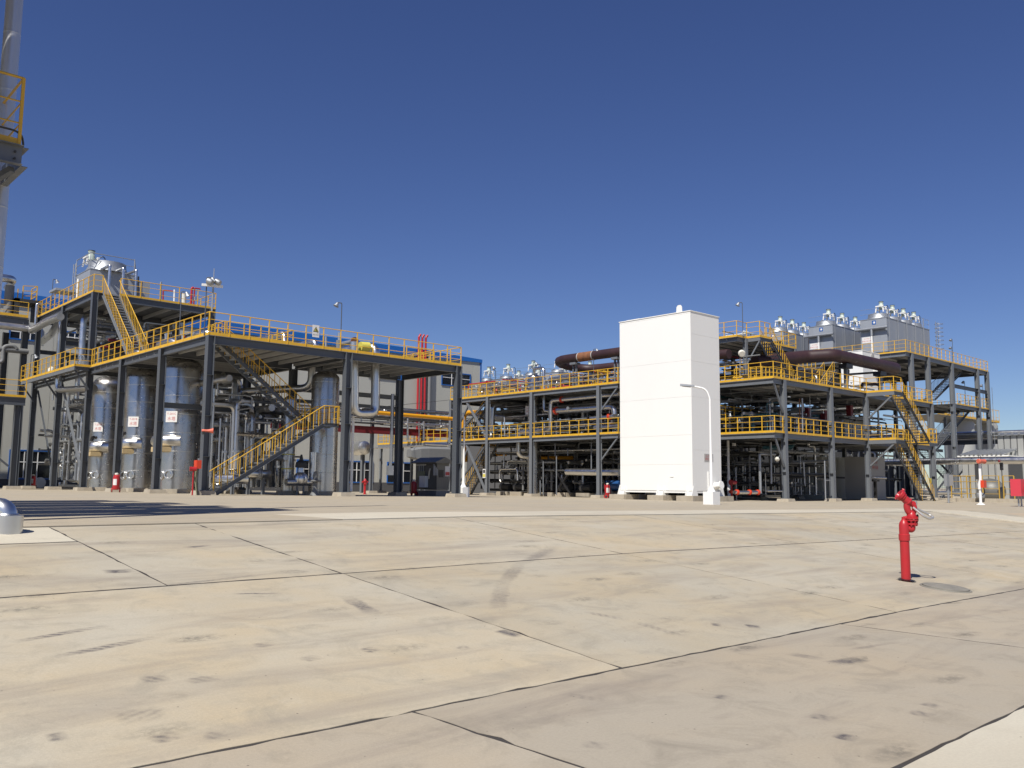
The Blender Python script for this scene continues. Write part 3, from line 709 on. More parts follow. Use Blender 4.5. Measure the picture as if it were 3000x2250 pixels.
clutter('pipe_tangle', 'row of upright silver pipes behind the lower stair flight', 21.9, 25.7, 46.4, 48.6, -.3, 4.6, 40, 9, rmin=.05, rmax=.16, vert=.8, mats=('pipeclad','clad','pipeclad','galv','steel','vclad'))
clutter('pipe_tangle', 'small dark pipes and valves under the rear of the low deck', 19.0, 25.5, 63.8, 72, .0, 6.6, 190, 5, rmax=.15, mats=('pipeclad','mid','galv','steel','pipeclad','clad'))
clutter('pipe_tangle', 'pipes hung below the tall deck', 19.0, 25.5, 62, 72, 7.6, 11.2, 80, 6, rmax=.16)
for x, y in ((23.4, 50), (24.2, 55), (23.0, 66.0), (21, 69)):
    k = {50: 'nearest the lower stair', 55: 'second', 66.0: 'third', 69: 'farthest back'}[y]
    vessel('slender silver column in the shade behind the vessel row, %s' % k, x, y, .42, 5.6, .35, manhole=False, n=18, group='slender columns in the shade')
for i, z in enumerate((1.2, 2.3, 3.4)): hp('long red-brown rack pipe crossing behind the vessels, %s one' % ('lowest', 'middle', 'upper')[i], [(19, 73.4+i*.3, z), (33, 73.4+i*.3, z)], .09, 'mid', group='rack pipes behind the tall deck')
# ---------------------------------------------------------------- things standing on the left decks
def rod(label, pts, r, mat, cat='pipe', name='pipe_run', **kw): return pipe(label, pts, r, mat, cat, name, **kw)
# bright pipes on the low deck
q = oY(2, 765, 395, 45.5); rod('bright silver elbow rising above the low deck rail near the warning sign', [q+Vector((-.2, 5, -.1)), q+Vector((0, .4, 0)), q+Vector((0, .1, -1.2))], .20, 'clad', n=14, bands=1.2, bend=.3)
q = oY(2, 1030, 470, 45.5); rod('second bright elbow right of the warning sign, sloping back over the deck', [q+Vector((-1.2, 5, -.55)), q+Vector((0, .1, 0)), q+Vector((.05, 0, -.8))], .17, 'clad', n=14, bands=1.2, bend=.28)
q = oX(1, 1530, 970, 19.0); rod('bright pipe hump behind the open side rail, near the steep stair', [q+Vector((.6, 2.2, -.4)), q+Vector((0, .9, .05)), q+Vector((0, -.9, .05)), q+Vector((.4, -1.8, -.4))], .2, 'clad', n=14)
q = oX(1, 1230, 1060, 19.0); rod('small bright pipe hump at the foot of the steep stair', [q+Vector((.4, 1.5, -.3)), q+Vector((0, .5, .02)), q+Vector((0, -.8, .02)), q+Vector((.3, -1.3, -.3))], .13, 'clad', n=12)
q = oX(1, 1850, 880, 18.9); rod('bright pipe elbow just inside the deck corner', [q+Vector((.7, 1.2, -.35)), q+Vector((0, .6, .05)), q+Vector((.2, -.5, .05)), q+Vector((1.2, -.7, -.3))], .16, 'clad', n=12)
q = oY(2, 1390, 475, 46.5)
t = thing('blind_flange', 'rust brown round disc on the end of a deck pipe', 'flange', q)
MB().cyl(q, q+Vector((0,.06,0)), .28, n=24).build('disc', M['rust'], t); MB().cyl(q+Vector((0,.06,0)), q+Vector((0,1.5,0)), .15, n=12).build('pipe_end', M['galv'], t)
q = oY(2, 1440, 520, 43.6); rod('yellow wrapped collar on the loop pipe above the deck rail', [q, q+Vector((.55, -.05, .02))], .275, 'signyel', n=16, cat='collar', name='pipe_collar')
for k_, (a, b0, b1, r, m_, lb) in enumerate(((1245, 395, 470, .09, 'galv', 'galvanised stub at the foot of the lamp mast'), (1122, 430, 545, .07, 'galv', 'thin vent stub with dark cap beside the lamp mast'), (1240, 465, 540, .16, 'mid', 'grey valve bonnet beside the lamp mast'))):
    rod(lb, [oY(2, a, b1, 44.3), oY(2, a, b0, 44.3)], r, m_, 'pipe', 'vent_stub')
# interior small pipes standing on the low deck in front of the building
for i, (a, b0, b1, r, m_) in enumerate(((1495, 920, 750, .035, 'galv'), (1545, 960, 790, .12, 'pipeclad'), (1640, 880, 700, .09, 'galv'), (1700, 860, 720, .09, 'pipeclad'), (1790, 840, 690, .10, 'galv'), (1590, 900, 740, .05, 'dark'), (1720, 870, 730, .04, 'red'))):
    yy = 57.5; p1 = oY(1, a, b1, yy); p1.z = min(p1.z, 9.6)
    rod('%s pipe riser on the low deck below the tall deck, %s of seven' % ({'galv':'galvanised', 'pipeclad':'silver', 'dark':'dark', 'red':'red'}[m_], ('first', 'second', 'third', 'fourth', 'fifth', 'sixth', 'seventh')[i]), [(p1.x, yy, D1), (p1.x, yy, p1.z)], r, m_, group='risers on the low deck')
for i, (z, m_, y) in enumerate(((9.3, 'maroon', 61.0), (9.0, 'maroon', 62.5), (10.2, 'pipeclad', 63.5), (9.9, 'mid', 61.6))):
    rod('%s pipe hung below the tall deck front, %s' % ({'maroon':'dark red','pipeclad':'silver','mid':'grey'}[m_], ('lower one', 'rear one', 'topmost', 'second from top')[i]), [(19.5, y, z), (25.8, y, z+.1)], .1, m_)
# step-out walkway goods
for i, (a, b0, b1, m_, rr) in enumerate(((820, 1440, 690, 'clad', .26), (1120, 1400, 700, 'clad', .22))):
    p0 = oX(16, a, b0, 18.9); p1 = oX(16, a+20, b1, 18.9)
    rod('silver downpipe on the tall side, %s the step-out walkway' % ('bending back above' if i == 0 else 'nearer the corner of'), [(p0.x, p0.y, D1-.3), (p0.x, p0.y, p1.z), (p0.x+.2, p0.y+3.4, p1.z-1.0), (p0.x+.2, p0.y+6.5, p1.z-1.4)] if i == 0 else [(p0.x, p0.y, D1-.2), (p0.x, p0.y, p1.z), (p0.x+1.5, p0.y+.5, p1.z)], rr, m_, n=16, bands=1.1, bend=.5)
q = oX(16, 715, 1400, 18.6)
t = thing('instrument_canister', 'cream canister standing on the step-out walkway', 'canister', (q.x, q.y, D1)); MB().lathe((q.x, q.y, D1), [(.2,0),(.22,.05),(.22,.9),(.16,1.02),(.06,1.1)], 16).build('body', M['boxw'], t)
t = thing('gas_bottle', 'dark green gas bottle beside the cream canister', 'gas bottle', (q.x+.3, q.y+1.4, D1)); MB().lathe((q.x+.3, q.y+1.4, D1), [(.15,0),(.16,.04),(.16,.9),(.05,1.08),(.04,1.2)], 14).build('body', M['tblock'], t)
q = oX(16, 1130, 1290, 18.5)
t = thing('hand_wheel_valve', 'valve with blue grey hand wheel at the corner of the step-out walkway', 'valve', q)
MB().lathe(q, [(.26,-.02),(.30,0),(.26,.02)], 16, axis=(1,.4,0), cap=False).build('wheel', M['mid'], t); MB().cyl(q, q+Vector((0,0,-.7)), .06).build('stem', M['galv'], t)
for a in range(4): MB().bar(q, q+Vector((-.11*math.cos(a*1.57), .26*math.cos(a*1.57), .27*math.sin(a*1.57))), .03, .03).build('spoke', M['mid'], t)
MB().box(q.x-.1, q.y-1.0, D1, q.x+.5, q.y-.1, D1+.75).build('valve_box', M['galv'], t)
# pipes passing below the step-out walkway
q = oX(3, 540, 200, 17.8); rod('silver elbow dropping below the step-out walkway and running to the vessels', [q+Vector((0,0,.6)), q+Vector((0,0,-.7)), q+Vector((1.0,-4.5,-.8))], .21, 'clad', n=14, bands=1.0, bend=.45)
q = oX(3, 720, 190, 18.9); rod('vertical silver pipe below the walkway corner', [q+Vector((0,0,.4)), q+Vector((0,0,-1.4))], .16, 'clad', n=12, bands=.6)
for i, (a, b0, b1, m_, r) in enumerate(((600, 1200, 640, 'pipeclad', .14), (640, 1030, 620, 'pipeclad', .13), (570, 1100, 450, 'vclad', .30), (700, 1150, 470, 'mid', .24), (900, 1000, 400, 'pipeclad', .1))):
    p0 = oX(3, a, b0, 20.5); p1 = oX(3, a, b1, 20.5)
    rod('%s pipe among the rear bay uprights, %s from the corner brace' % ('silver' if m_ != 'mid' else 'grey', ('first', 'second', 'third', 'fourth', 'nearest')[i]), [(p0.x, p0.y, p0.z), (p0.x, p0.y, p1.z), (p0.x+1.2, p0.y+.3, p1.z)], r, m_, n=12, bands=.9, group='uprights of the rear bay')
for i, (b0, z_) in enumerate(((890, 0), (1010, 0), (1185, 0))):
    p0 = oX(3, 560, b0, 20.0); p1 = oX(3, 900, b0+10, 20.0); rod('low silver line near the ground in the rear bay, %s' % ('upper', 'middle', 'lowest')[i], [p0+Vector((0,0,.3)), p0, p1, p1+Vector((0,0,-.35))], .1 if i < 2 else .16, 'pipeclad', n=10, group='low lines of the rear bay')
# ---- cooler with fan on the tall deck
def coolertop(t, cx, cy, z, R, hh=.5, mats=('casing',), mh=1.0, rails=True):
    MB().lathe((cx, cy, z), [(R*1.18, 0), (R*1.02, hh*.55), (R, hh), (R*.97, hh), (R*.97, hh*.3)], 32, cap=False).build('fan_ring', M['galv'], t)
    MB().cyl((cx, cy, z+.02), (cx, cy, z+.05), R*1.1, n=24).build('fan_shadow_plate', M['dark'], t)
    for k in range(6):
        a = k*math.pi/3; MB().bar((cx+.15*math.cos(a), cy+.15*math.sin(a), z+hh*.6), (cx+R*.9*math.cos(a), cy+R*.9*math.sin(a), z+hh*.6), .22, .02).build('fan_blade', M['galv'], t)
    MB().bar((cx-R*1.0, cy, z+hh+.04), (cx+R*1.0, cy, z+hh+.04), .1, .08).build('motor_beam', M['galv'], t)
def fanmotor(t, x, y, z, s=1.0, frame_=True):
    m_ = MB().lathe((x, y, z), [(.2*s,0),(.26*s,.05*s),(.26*s,.5*s),(.2*s,.58*s),(.2*s,.72*s),(.24*s,.74*s),(.24*s,.82*s)], 14).build('fan_motor', M['motor'], t)
    MB().lathe((x, y, z+.80*s), [(.245*s,0),(.25*s,.06*s),(.1*s,.09*s)], 14).build('cowl', M['dark'], m_)
    MB().box(x-.34*s, y-.12*s, z+.15*s, x-.25*s, y+.12*s, z+.42*s).build('terminal_box', M['motor'], m_)
    if frame_:
        mb = MB()
        for sx in (-.42, .42):
            for sy in (-.42, .42): mb.bar((x+sx*s, y+sy*s, z-.35*s), (x+sx*s*.8, y+sy*s*.8, z+.35*s), .1*s, .1*s)
        for sx in (-.4, .4): mb.bar((x+sx*s, y-.42*s, z+.3*s), (x+sx*s, y+.42*s, z+.3*s), .12*s, .12*s); mb.bar((x-.42*s, y+sx*s, z-.02*s), (x+.42*s, y+sx*s, z-.02*s), .12*s, .1*s)
        mb.build('motor_frame', M['wpost'], m_)
    MB().tube([(x+.25*s, y-.2*s, z+.2*s), (x+.7*s, y-.35*s, z+.5*s), (x+.85*s, y-.35*s, z+.35*s), (x+.85*s, y-.35*s, z-1.0*s)], .035*s, 6).build('cable_conduit', M['black'], m_)
    return m_
CX0, CY0, CX1, CY1 = 19.27, 65.0, 22.3, 68.2; CZ = oX(23, 595, 625, CX0).z
t = thing('air_cooler', 'grey boxy cooler with wide fan ring and green motor on the tall deck', 'cooler', (20.8, 66.5, U))
MB().box(CX0, CY0, U+.3, CX1, CY1, CZ).build('casing', M['casing'], t)
MB().box(CX1, CY0+.4, U+.3, CX1+1.3, CY1, CZ-.25).build('side_casing', M['casing'], t)
MB().box(CX0-.02, CY0-.02, CZ+.0, CX1+.02, CY1+.02, CZ+.07).build('top_frame', M['galv'], t)
for x in (CX0+.1, CX1-.1):
    for y in (CY0+.1, CY1-.1): MB().box(x-.08, y-.08, U, x+.08, y+.08, U+.3).build('leg', M['steel'], t)
coolertop(t, 20.75, 66.1, CZ+.05, 1.25, .75)
fanmotor(t, 20.0, 67.4, CZ+1.05, 1.0)
mb = MB()
for x, y in ((CX0, CY0+.1), (CX0, CY1), (CX1, CY0+.1), (CX1+1.2, CY1)): mb.cyl((x, y, CZ), (x, y, CZ+1.25), .03, n=6)
mb.tube([(CX0, CY1, CZ+1.2), (CX0, CY0+.1, CZ+1.2), (CX1, CY0+.1, CZ+1.2), (CX1+1.2, CY1, CZ+1.0)], .03, 6)
mb.tube([(CX0, CY1, CZ+.7), (CX0, CY0+.1, CZ+.7), (CX1, CY0+.1, CZ+.7), (CX1+1.2, CY1, CZ+.6)], .02, 6)
mb.build('top_rail', M['galv'], t)
mb = MB()
for s_ in (0, .5): mb.cyl((CX0-.15, CY1-.3+s_*.9, U), (CX0-.15, CY1-.3+s_*.9, CZ+.9), .03, n=6)
for k in range(12): mb.bar((CX0-.15, CY1-.3, U+.3+k*.28), (CX0-.15, CY1+.15, U+.3+k*.28), .025, .025)
mb.build('ladder', M['galv'], t)
for i, (a0, b0, a1, b1) in enumerate(((1075, 1290, 1130, 535), (1455, 1320, 1495, 605), (1815, 1370, 1840, 665))):
    p0 = oY(23, a0, b0, CY0-1.1); p1 = oY(23, a1, b1, CY0-1.1)
    MB().tube([(p0.x, p0.y, U), (p1.x, p1.y, p1.z), (p1.x-.3, CY0+.2, p1.z-.15)], .10, 10, .05).build('header_pipe', M['clad'], t)
q = oX(23, 190, 1010, CX0-.9); MB().box(q.x-.5, CY1-.4, q.z-.1, CX0, CY1+1.2, q.z+.05).build('inlet_hood', M['casing'], t)
q = oX(23, 265, 1050, CX0-.6); MB().cyl((q.x, q.y, U), (q.x, q.y, q.z+.4), .09, n=10).build('white_downpipe', M['wpost'], t)
# small red pipes, instruments on the tall deck
def zy(a, b, y): return oY(24, a, b, y)
YR = 61.5
rod('bright red pipe frame on the tall deck, nearest the cooler', [zy(530, 760, YR), zy(535, 465, YR), zy(790, 490, YR)], .05, 'red', bend=.06)
rod('red pipe pair with branch near the far corner of the tall deck', [zy(1285, 870, YR), zy(1310, 400, YR), zy(1355, 395, YR)], .08, 'red', bend=.08)
rod('small red line reaching to the corner valve on the tall deck', [zy(1360, 860, YR), zy(1385, 405, YR), zy(1540, 430, YR)], .05, 'red', bend=.06)
rod('galvanised standpipe on the tall deck between cooler and red frame', [zy(460, 770, YR), zy(475, 240, YR)], .07, 'galv')
rod('dark vent pipe beside the cooler header pipes', [oY(23, 1870, 1380, 63), oY(23, 1895, 830, 63)], .06, 'black')
rod('slim white instrument pipe on the tall deck', [zy(830, 820, YR), zy(840, 450, YR)], .06, 'wpost')
rod('clear white canister on the tall deck beside the short lamp mast', [zy(1090, 830, YR), zy(1090, 560, YR)], .17, 'boxw', cat='canister', name='canister')
rod('small bright dome valve near the red pipe pair', [zy(1390, 740, YR), zy(1390, 650, YR)], .14, 'clad', cat='valve', name='dome_valve')
rod('thin dark line along the tall deck floor', [zy(10, 650, YR), zy(1000, 800, YR)], .03, 'bluef')
# ---- lamp masts
LG = 'lamp masts on the steel decks'
lampmast('thin lamp mast rising from the middle of the low deck', oY(2, 1258, 470, 44.5)-Vector((0,0,.4)), oY(2, 1262, 118, 44.5).z-oY(2, 1258, 470, 44.5).z+.4, LG, (-1, .3))
lampmast('short lamp mast in front of the tall deck rail', (oX(1, 1660, 880, 18.6).x, oX(1, 1660, 880, 18.6).y, D1), oX(24, 1040, 495, 18.6).z-D1, LG, (.9, -.3))
lampmast('lamp mast at the back edge of the tall deck, left of the cooler', (XL+.2, oX(16, 720, 440, XL+.2).y, U), oX(16, 735, 180, XL+.2).z-U, LG, (1, .2))
lampmast('tall lamp mast beside the deck corner column', (oX(24, 1650, 1500, 18.0).x, oX(24, 1650, 1500, 18.0).y, D1), oX(24, 1690, 125, 18.0).z-D1, LG, (.9, -.5))
lampmast('dim small lamp mast above the step-out walkway', (oX(16, 420, 1440, 17.3).x, oX(16, 420, 1440, 17.3).y, D1), 1.9, LG, (1, 0))
q = oY(24, 1850, 1030, 42.1); qt = oY(24, 1890, 350, 42.1)
t = thing('floodlight_post', 'pale post with twin floodlights on a crossbar at the low deck corner', 'floodlight', q)
MB().cyl(q, qt, .05, n=8).build('post', M['galv'], t); MB().bar(qt+Vector((-.55, .1, 0)), qt+Vector((.45, -.1, .02)), .1, .12).build('crossbar', M['wpost'], t)
MB().cyl(qt, qt+Vector((0,0,.9)), .02, n=6).build('spike', M['galv'], t)
for a, b, w in ((1770, 240, .17), (1980, 250, .15)):
    c = oY(24, a, b, 42.1); MB().lathe(c-Vector((0,.1,0)), [(.05,-.2),(w,-.1),(w,.1),(w*.8,.16)], 12, axis=(.5,-.6,-.35)).build('floodlight', M['galv'], t)
# warning sign on the front rail
q = oY(2, 1028, 380, YF-.14)
t = thing('warning_sign', 'small pale sign with yellow warning triangle on the front rail', 'sign', q)
p = MB().box(q.x-.2, q.y-.012, q.z-.33, q.x+.2, q.y+.006, q.z+.33).build('plate', M['sign'], t)
tri = lambda s_, dz_, dy, m_: MB().rings([[(q.x-s_, q.y-dy, q.z+dz_-s_*.62), (q.x+s_, q.y-dy, q.z+dz_-s_*.62), (q.x, q.y-dy, q.z+dz_+s_*1.1)], [(q.x-s_, q.y-dy+.003, q.z+dz_-s_*.62), (q.x+s_, q.y-dy+.003, q.z+dz_-s_*.62), (q.x, q.y-dy+.003, q.z+dz_+s_*1.1)]], smooth=False).build('triangle', M[m_], p)
tri(.17, .06, .016, 'black'); tri(.115, .06, .02, 'signyel')
MB().lathe((q.x, q.y-.022, q.z+.03), [(.02,0),(.05,.03),(.0,.11)], 10).build('flame_mark', M['black'], p)
text('当心火灾', .085, 'black', p, (q.x, q.y-.014, q.z-.2), (0,-1,0))
# ---- things along the front of the vessels
def extinguisher(label, x, y, rz=0.0, tag=True, group='red wheeled extinguishers'):
    z = gz(x, y)+.012; t = thing('wheeled_extinguisher', label, 'fire extinguisher', (x, y, z), group); t.rotation_euler = (0,0,0)
    MB().lathe((x, y, z), [(.12,.14),(.17,.18),(.185,.26),(.185,.78),(.16,.9),(.07,.97)], 20).build('cylinder', M['red'], t)
    MB().lathe((x, y, z), [(.075,.95),(.10,.98),(.10,1.05),(.05,1.08)], 12).build('valve_cap', M['boxw'], t)
    d = Vector((math.cos(rz), math.sin(rz), 0)); s_ = Vector((-d.y, d.x, 0)); c = Vector((x, y, z))
    for q_ in (-1, 1):
        w_ = MB().lathe(c+d*.12+s_*(q_*.2)+Vector((0,0,.14)), [(.06,-.03),(.14,-.03),(.14,.03),(.06,.03)], 16, axis=s_, cap=True).build('wheel', M['red'], t)
        MB().lathe(c+d*.12+s_*(q_*.235)+Vector((0,0,.14)), [(.09,-.005),(.06,.005)], 12, axis=s_*q_).build('hub', M['dark'], w_)
    MB().tube([c+d*.15+s_*.14+Vector((0,0,.2)), c+d*.22+s_*.14+Vector((0,0,1.0)), c+d*.22-s_*.14+Vector((0,0,1.0)), c+d*.15-s_*.14+Vector((0,0,.2))], .014, 6, .04).build('frame', M['red'], t)
    MB().tube([c+Vector((0,0,1.0)), c-d*.05+s_*.2+Vector((0,0,1.02)), c+s_*.24+Vector((0,0,.5)), c+s_*.2+Vector((0,0,.25))], .015, 6, .1).build('hose', M['black'], t)
    if tag:
        v = Vector((-.676, -.737, 0)); a0 = math.atan2(v.y, v.x)
        rs = [[(x+.188*math.cos(a0+k*.14), y+.188*math.sin(a0+k*.14), z+zz) for k in range(-4, 5)] for zz in (.4, .74)]
        mb = MB(); n = 0
        for k in range(8): mb.quad(rs[0][k], rs[0][k+1], rs[1][k+1], rs[1][k])
        mb.build('label_plate', M['sign'], t)
    return t
q = oX(3, 1070, 1245, 17.3); extinguisher('red wheeled extinguisher in front of the middle silver vessel', q.x, q.y, 1.2)
q = oX(3, 300, 1215, 18.6); extinguisher('dim red wheeled extinguisher in the shade at the far end of the tall structure', q.x, q.y, 1.2)
q = oX(28, 175, 1590, 17.35); qz = oX(28, 180, 1010, 17.35).z; z = gz(q.x, q.y)
t = thing('alarm_post', 'thin red post with cup shaped hood beside the orange box', 'alarm post', (q.x, q.y, z))
MB().cyl((q.x, q.y, z), (q.x, q.y, qz-.1), .035, n=10).build('pole', M['red'], t)
MB().lathe((q.x-.16, q.y+.05, qz), [(.12,0),(.11,.02),(.10,.16),(.10,.30)], 18, axis=(.92,-.25,0)).build('hood', M['red'], t)
q = oX(28, 300, 910, 17.6)
t = thing('junction_box', 'orange box mounted on strut beside the front corner column', 'box', q)
MB().box(q.x-.12, q.y-.18, q.z-.2, q.x+.1, q.y+.18, q.z+.2).build('box', M['redorange'], t); MB().box(q.x-.132, q.y-.15, q.z-.17, q.x-.12, q.y+.15, q.z+.17).build('lid', M['redorange'], t)
for k, dx in enumerate((-.12, .02, .16)): MB().tube([(q.x-.03, q.y+dx, q.z-.2), (q.x-.03, q.y+dx, q.z-.8), (q.x+.05, q.y+dx*.4, gz(q.x, q.y))], .025, 6, .2).build('conduit', M['tblock'] if k else M['black'], t)
MB().bar((q.x+.13, q.y+.25, gz(q.x, q.y)), (q.x+.13, q.y+.25, q.z+.3), .08, .05, (1,0,0)).build('strut', M['galv'], t)
q = oX(28, 500, 165, 17.75)
t = thing('alarm_horn', 'faded red horn loudspeaker on the front corner column', 'loudspeaker', q)
MB().lathe(q+Vector((-.2, .12, .0)), [(.06,0),(.07,.03),(.065,.16),(.06,.22),(.075,.34),(.11,.45),(.13,.52),(.125,.53),(.06,.4)], 20, axis=(.85,-.5,.0), cap=True).build('horn', M['horn'], t)
MB().box(q.x-.2, q.y+.0, q.z-.18, q.x-.1, q.y+.12, q.z-.05).build('bracket', M['dark'], t)
# ---------------------------------------------------------------- middle structure (behind the white tower)
XM2, E1, E2 = 49.2, 3.72, 7.40
MS = thing('process_platform', 'two decked grey steel structure with yellow railings left of the white tower', 'steel structure', (XM2, 52, gz(XM2, 52)))
MYC = (44.0, 51.2, 56.6, 61.6)
for y in MYC: column(MS, XM2, y, E2-.02, 'x', .3, .3, 'steel')
for x in (56.0, 62.0):
    for y in MYC[:3]: column(MS, x, y, E2-.3, 'x', .3, .3, 'dsteel')
for z in (E1, E2):
    zb = z-.03-.15
    for y0, y1 in zip((42.0,)+MYC[:-1], MYC): beam(MS, (XM2, y0+.16, zb), (XM2, y1-.16, zb), .28, .18, 'steel')
    beam(MS, (56, 42, zb), (56, 61.6, zb), .28, .18, 'dsteel')
    for y in MYC: beam(MS, (XM2+.17, y, zb), (62, y, zb), .28, .18, 'dsteel')
    beam(MS, (XM2, 42.0, zb), (62, 42.0, zb), .28, .18, 'steel')
    deckplate(MS, XM2-.1, 42.0, 56, 61.7, z, 'x', 1.2, .16)
    deckplate(MS, 56.02, 42.0, 62, 61.7, z, 'y', 1.5, .16)
    rail(MS, [(62, 61.6, z), (XM2-.1, 61.6, z), (XM2-.1, 42.05, z), (62, 42.05, z)], spacing=1.0)
    MB().bar((XM2, 43.8, z-1.9), (XM2, 42.2, z-.3), .1, .1).build('bracket_brace', M['steel'], MS)
for z0, z1 in ((-.6, E1-.4), (E1+.3, E2-.4)):
    MB().bar((XM2, 56.8, z0), (XM2, 59.4, z1), .16, .14).build('brace', M['steel'], MS); MB().bar((XM2+.1, 61.4, z0), (XM2+.1, 59.2, z1), .14, .12).build('brace', M['steel'], MS)
    MB().bar((XM2+.18, 57.0, z1), (XM2+.18, 61.3, z0), .12, .12).build('brace', M['dsteel'], MS)
# low walkway carried on to the left of it
WK = thing('walkway', 'low yellow railed walkway on thin grey posts between the two big structures', 'walkway', (XM2, 67, gz(XM2, 67)))
deckplate(WK, XM2-.1, 62.0, 53, 72.9, E1, 'x', 2.2, .14)
MB().chan((XM2-.1, 62.0, E1-.15), (XM2-.1, 72.9, E1-.15), .24, .08, .012).build('edge_channel', M['steel'], WK)
rail(WK, [(XM2-.1, 62.0, E1), (XM2-.1, 72.9, E1), (53, 72.9, E1), (53, 62, E1)], spacing=1.0)
for y in (65.3, 69.1, 72.6): column(WK, XM2+.1, y, E1-.05, 'x', .22, .22, 'steel'); 
for y in (65.3, 72.6): column(WK, 53, y, E1-.05, 'x', .22, .22, 'steel')
stair('ground stair behind the cross braces at the left end of the middle structure', (50.6, 57.2, E1), (50.6, 61.0, gz(50, 61)), .9, 'stairs at the middle structure')
stair('upper stair between the two decks behind the left cross braces', (50.8, 57.4, E2), (50.8, 60.8, E1), .9, 'stairs at the middle structure')
# vessels and pipes of the middle structure
def mX(a, b, X=50.6, k=17): return oX(k, a, b, X)
_c = oX(17, 845, 1000, 51.3)
vessel('tall dull silver column with domed head, rising through both decks of the middle structure', 51.3, _c.y, .53, oX(17, 845, 395, 51.3).z, .3, manhole=False, ringgap=2.2, n=28)
p = mX(765, 935, 50.8); q = thing('name_plate_sign', 'pinkish white name plate on the tall dull silver column', 'sign', p)
pl = MB().box(p.x-.01, p.y-.38, p.z-.36, p.x+.01, p.y+.38, p.z+.36).build('plate', M['sign'], q); text('T-1201', .17, 'signred', pl, (p.x-.012, p.y, p.z+.14), (-1,0,0)); text('分馏塔', .2, 'signred', pl, (p.x-.012, p.y, p.z-.12), (-1,0,0))
mp = lambda lb, pts, r, m_='clad', **kw: pipe(lb, [mX(a, b, X) for a, b, X in pts], r, m_, **kw)
mp('silver pipe arching over the upper deck from the domed vessel and dropping below it', [(845, 400, 51.0), (850, 305, 51.0), (990, 300, 50.4), (1000, 950, 50.4), (1090, 945, 50.4)], .13, n=12, bend=.35)
mp('silver pipe with red flanges stepping down to the lower deck near the white tower', [(2130, 690, 50.0), (1100, 790, 50.0), (1095, 1230, 50.0), (620, 1265, 50.0), (615, 1420, 50.0)], .17, n=14, bend=.4, flanges=((0, .83),), fmat='redorange', bands=1.4)
mp('fat silver pipe run between the decks with red flanges', [(2060, 1000, 50.3), (2050, 880, 50.3), (1090, 950, 50.3)], .22, n=16, bend=.4, flanges=((1, .9),), fmat='redorange', bands=1.4)
mp('silver pipe with red flanges running behind the white tower at lower deck', [(2140, 1020, 50.5), (1700, 1060, 50.5)], .17, n=14, flanges=((0, .35),), fmat='redorange')
mp('second silver pipe along the lower deck floor near the white tower', [(2140, 1175, 50.2), (1760, 1195, 50.2)], .15, n=14)
mp('silver elbow below the lower deck turning into the tall dull column', [(612, 1400, 50.3), (612, 1620, 50.3), (780, 1640, 51.2)], .2, n=14, bend=.45, bands=.8)
mp('upright silver pipe with hooked top at the left end of the lower deck', [(430, 830, 51.6), (230, 870, 50.4), (215, 1260, 50.4)], .2, n=14, bend=.4, bands=.9)
mp('thin galvanised bent pipe at the left end of the lower deck', [(260, 1030, 50.2), (400, 1030, 50.2), (405, 1330, 50.2)], .06, 'galv', bend=.12)
mp('red pipe run across the lower deck behind the rail', [(280, 1180, 51.5), (720, 1150, 51.5)], .1, 'redorange')
mp('dull silver drum lying between the decks', [(250, 1040, 54), (760, 1060, 54)], .42, 'pipeclad', n=16, bands=1.2)
mp('silver line on the upper deck near the white tower', [(1060, 600, 50.6), (1065, 460, 50.6), (1400, 425, 50.6)], .1, n=12)
mp('thin silver bent pipe low in the middle bay', [(325, 1440+0, 50.5), (325, 1300, 50.5)], .05)
def lX(lb, pts, r, m_='pipeclad', **kw): return pipe(lb, [oX(18, a, b, X) for a, b, X in pts], r, m_, **kw)
lX('square silver pipe hoop standing on pumps in the left bottom bay', [(345, 830, 51), (330, 800, 51), (330, 640, 51), (595, 635, 51), (600, 810, 51)], .09, n=10)
lX('silver pipe stepping from the deck to the tall dull column in the bottom bay', [(390, 610, 51.2), (395, 420, 51.2)], .09)
lX('horizontal silver line entering the tall dull column in the bottom bay', [(445, 580, 51.2), (445, 515, 51.2), (735, 515, 51.4)], .07)
lX('yellow gas line stepping down behind the left bottom bay', [(270, 230, 52), (275, 430, 52), (430, 430, 52)], .06, 'ypipe')
lX('yellow gas main crossing under the lower deck', [(940, 470, 55), (1420, 470, 55)], .16, 'ypipe')
lX('fat silver pipe on X shaped trestles leading to the white tower', [(1340, 680, 50.2), (2145, 690, 50.2)], .26, 'clad', n=16, bands=1.3)
for i, a in enumerate((1185, 985, 890, 1165, 1355, 1710, 940)):
    lX('grey conduit post in the bottom bay, %s in the row' % ('second tallest', 'third', 'short', 'hanging', 'bent', 'long hanging', 'shortest')[i], [(a, (1030, 1030, 1030, 440, 440, 640, 1030)[i], 50.0), (a, (440, 520, 810, 250, 330, 240, 810)[i], 50.0)], .05, 'steel', group='conduit posts in the bottom bay')
for i, (a, c) in enumerate(((1270, 'left'), (1900, 'right'))):
    q = oX(18, a, 840, 50.6); t = thing('trestle', 'black X shaped trestle under the fat pipe, %s' % ('where the pipe starts' if i == 0 else 'beside the blue pump motor'), 'trestle', (q.x, q.y, gz(q.x, q.y)))
    MB().bar((q.x, q.y-.9, q.z-.9), (q.x, q.y+.9, q.z+1.1), .12, .12).build('strut', M['black'], t); MB().bar((q.x+.13, q.y+.9, q.z-.9), (q.x+.13, q.y-.9, q.z+1.1), .12, .12).build('strut', M['black'], t)
q = oX(18, 2040, 890, 51.5); t = thing('pump_motor', 'blue pump motor in the bottom bay beside the white tower', 'pump', (q.x, q.y, gz(q.x, q.y)))
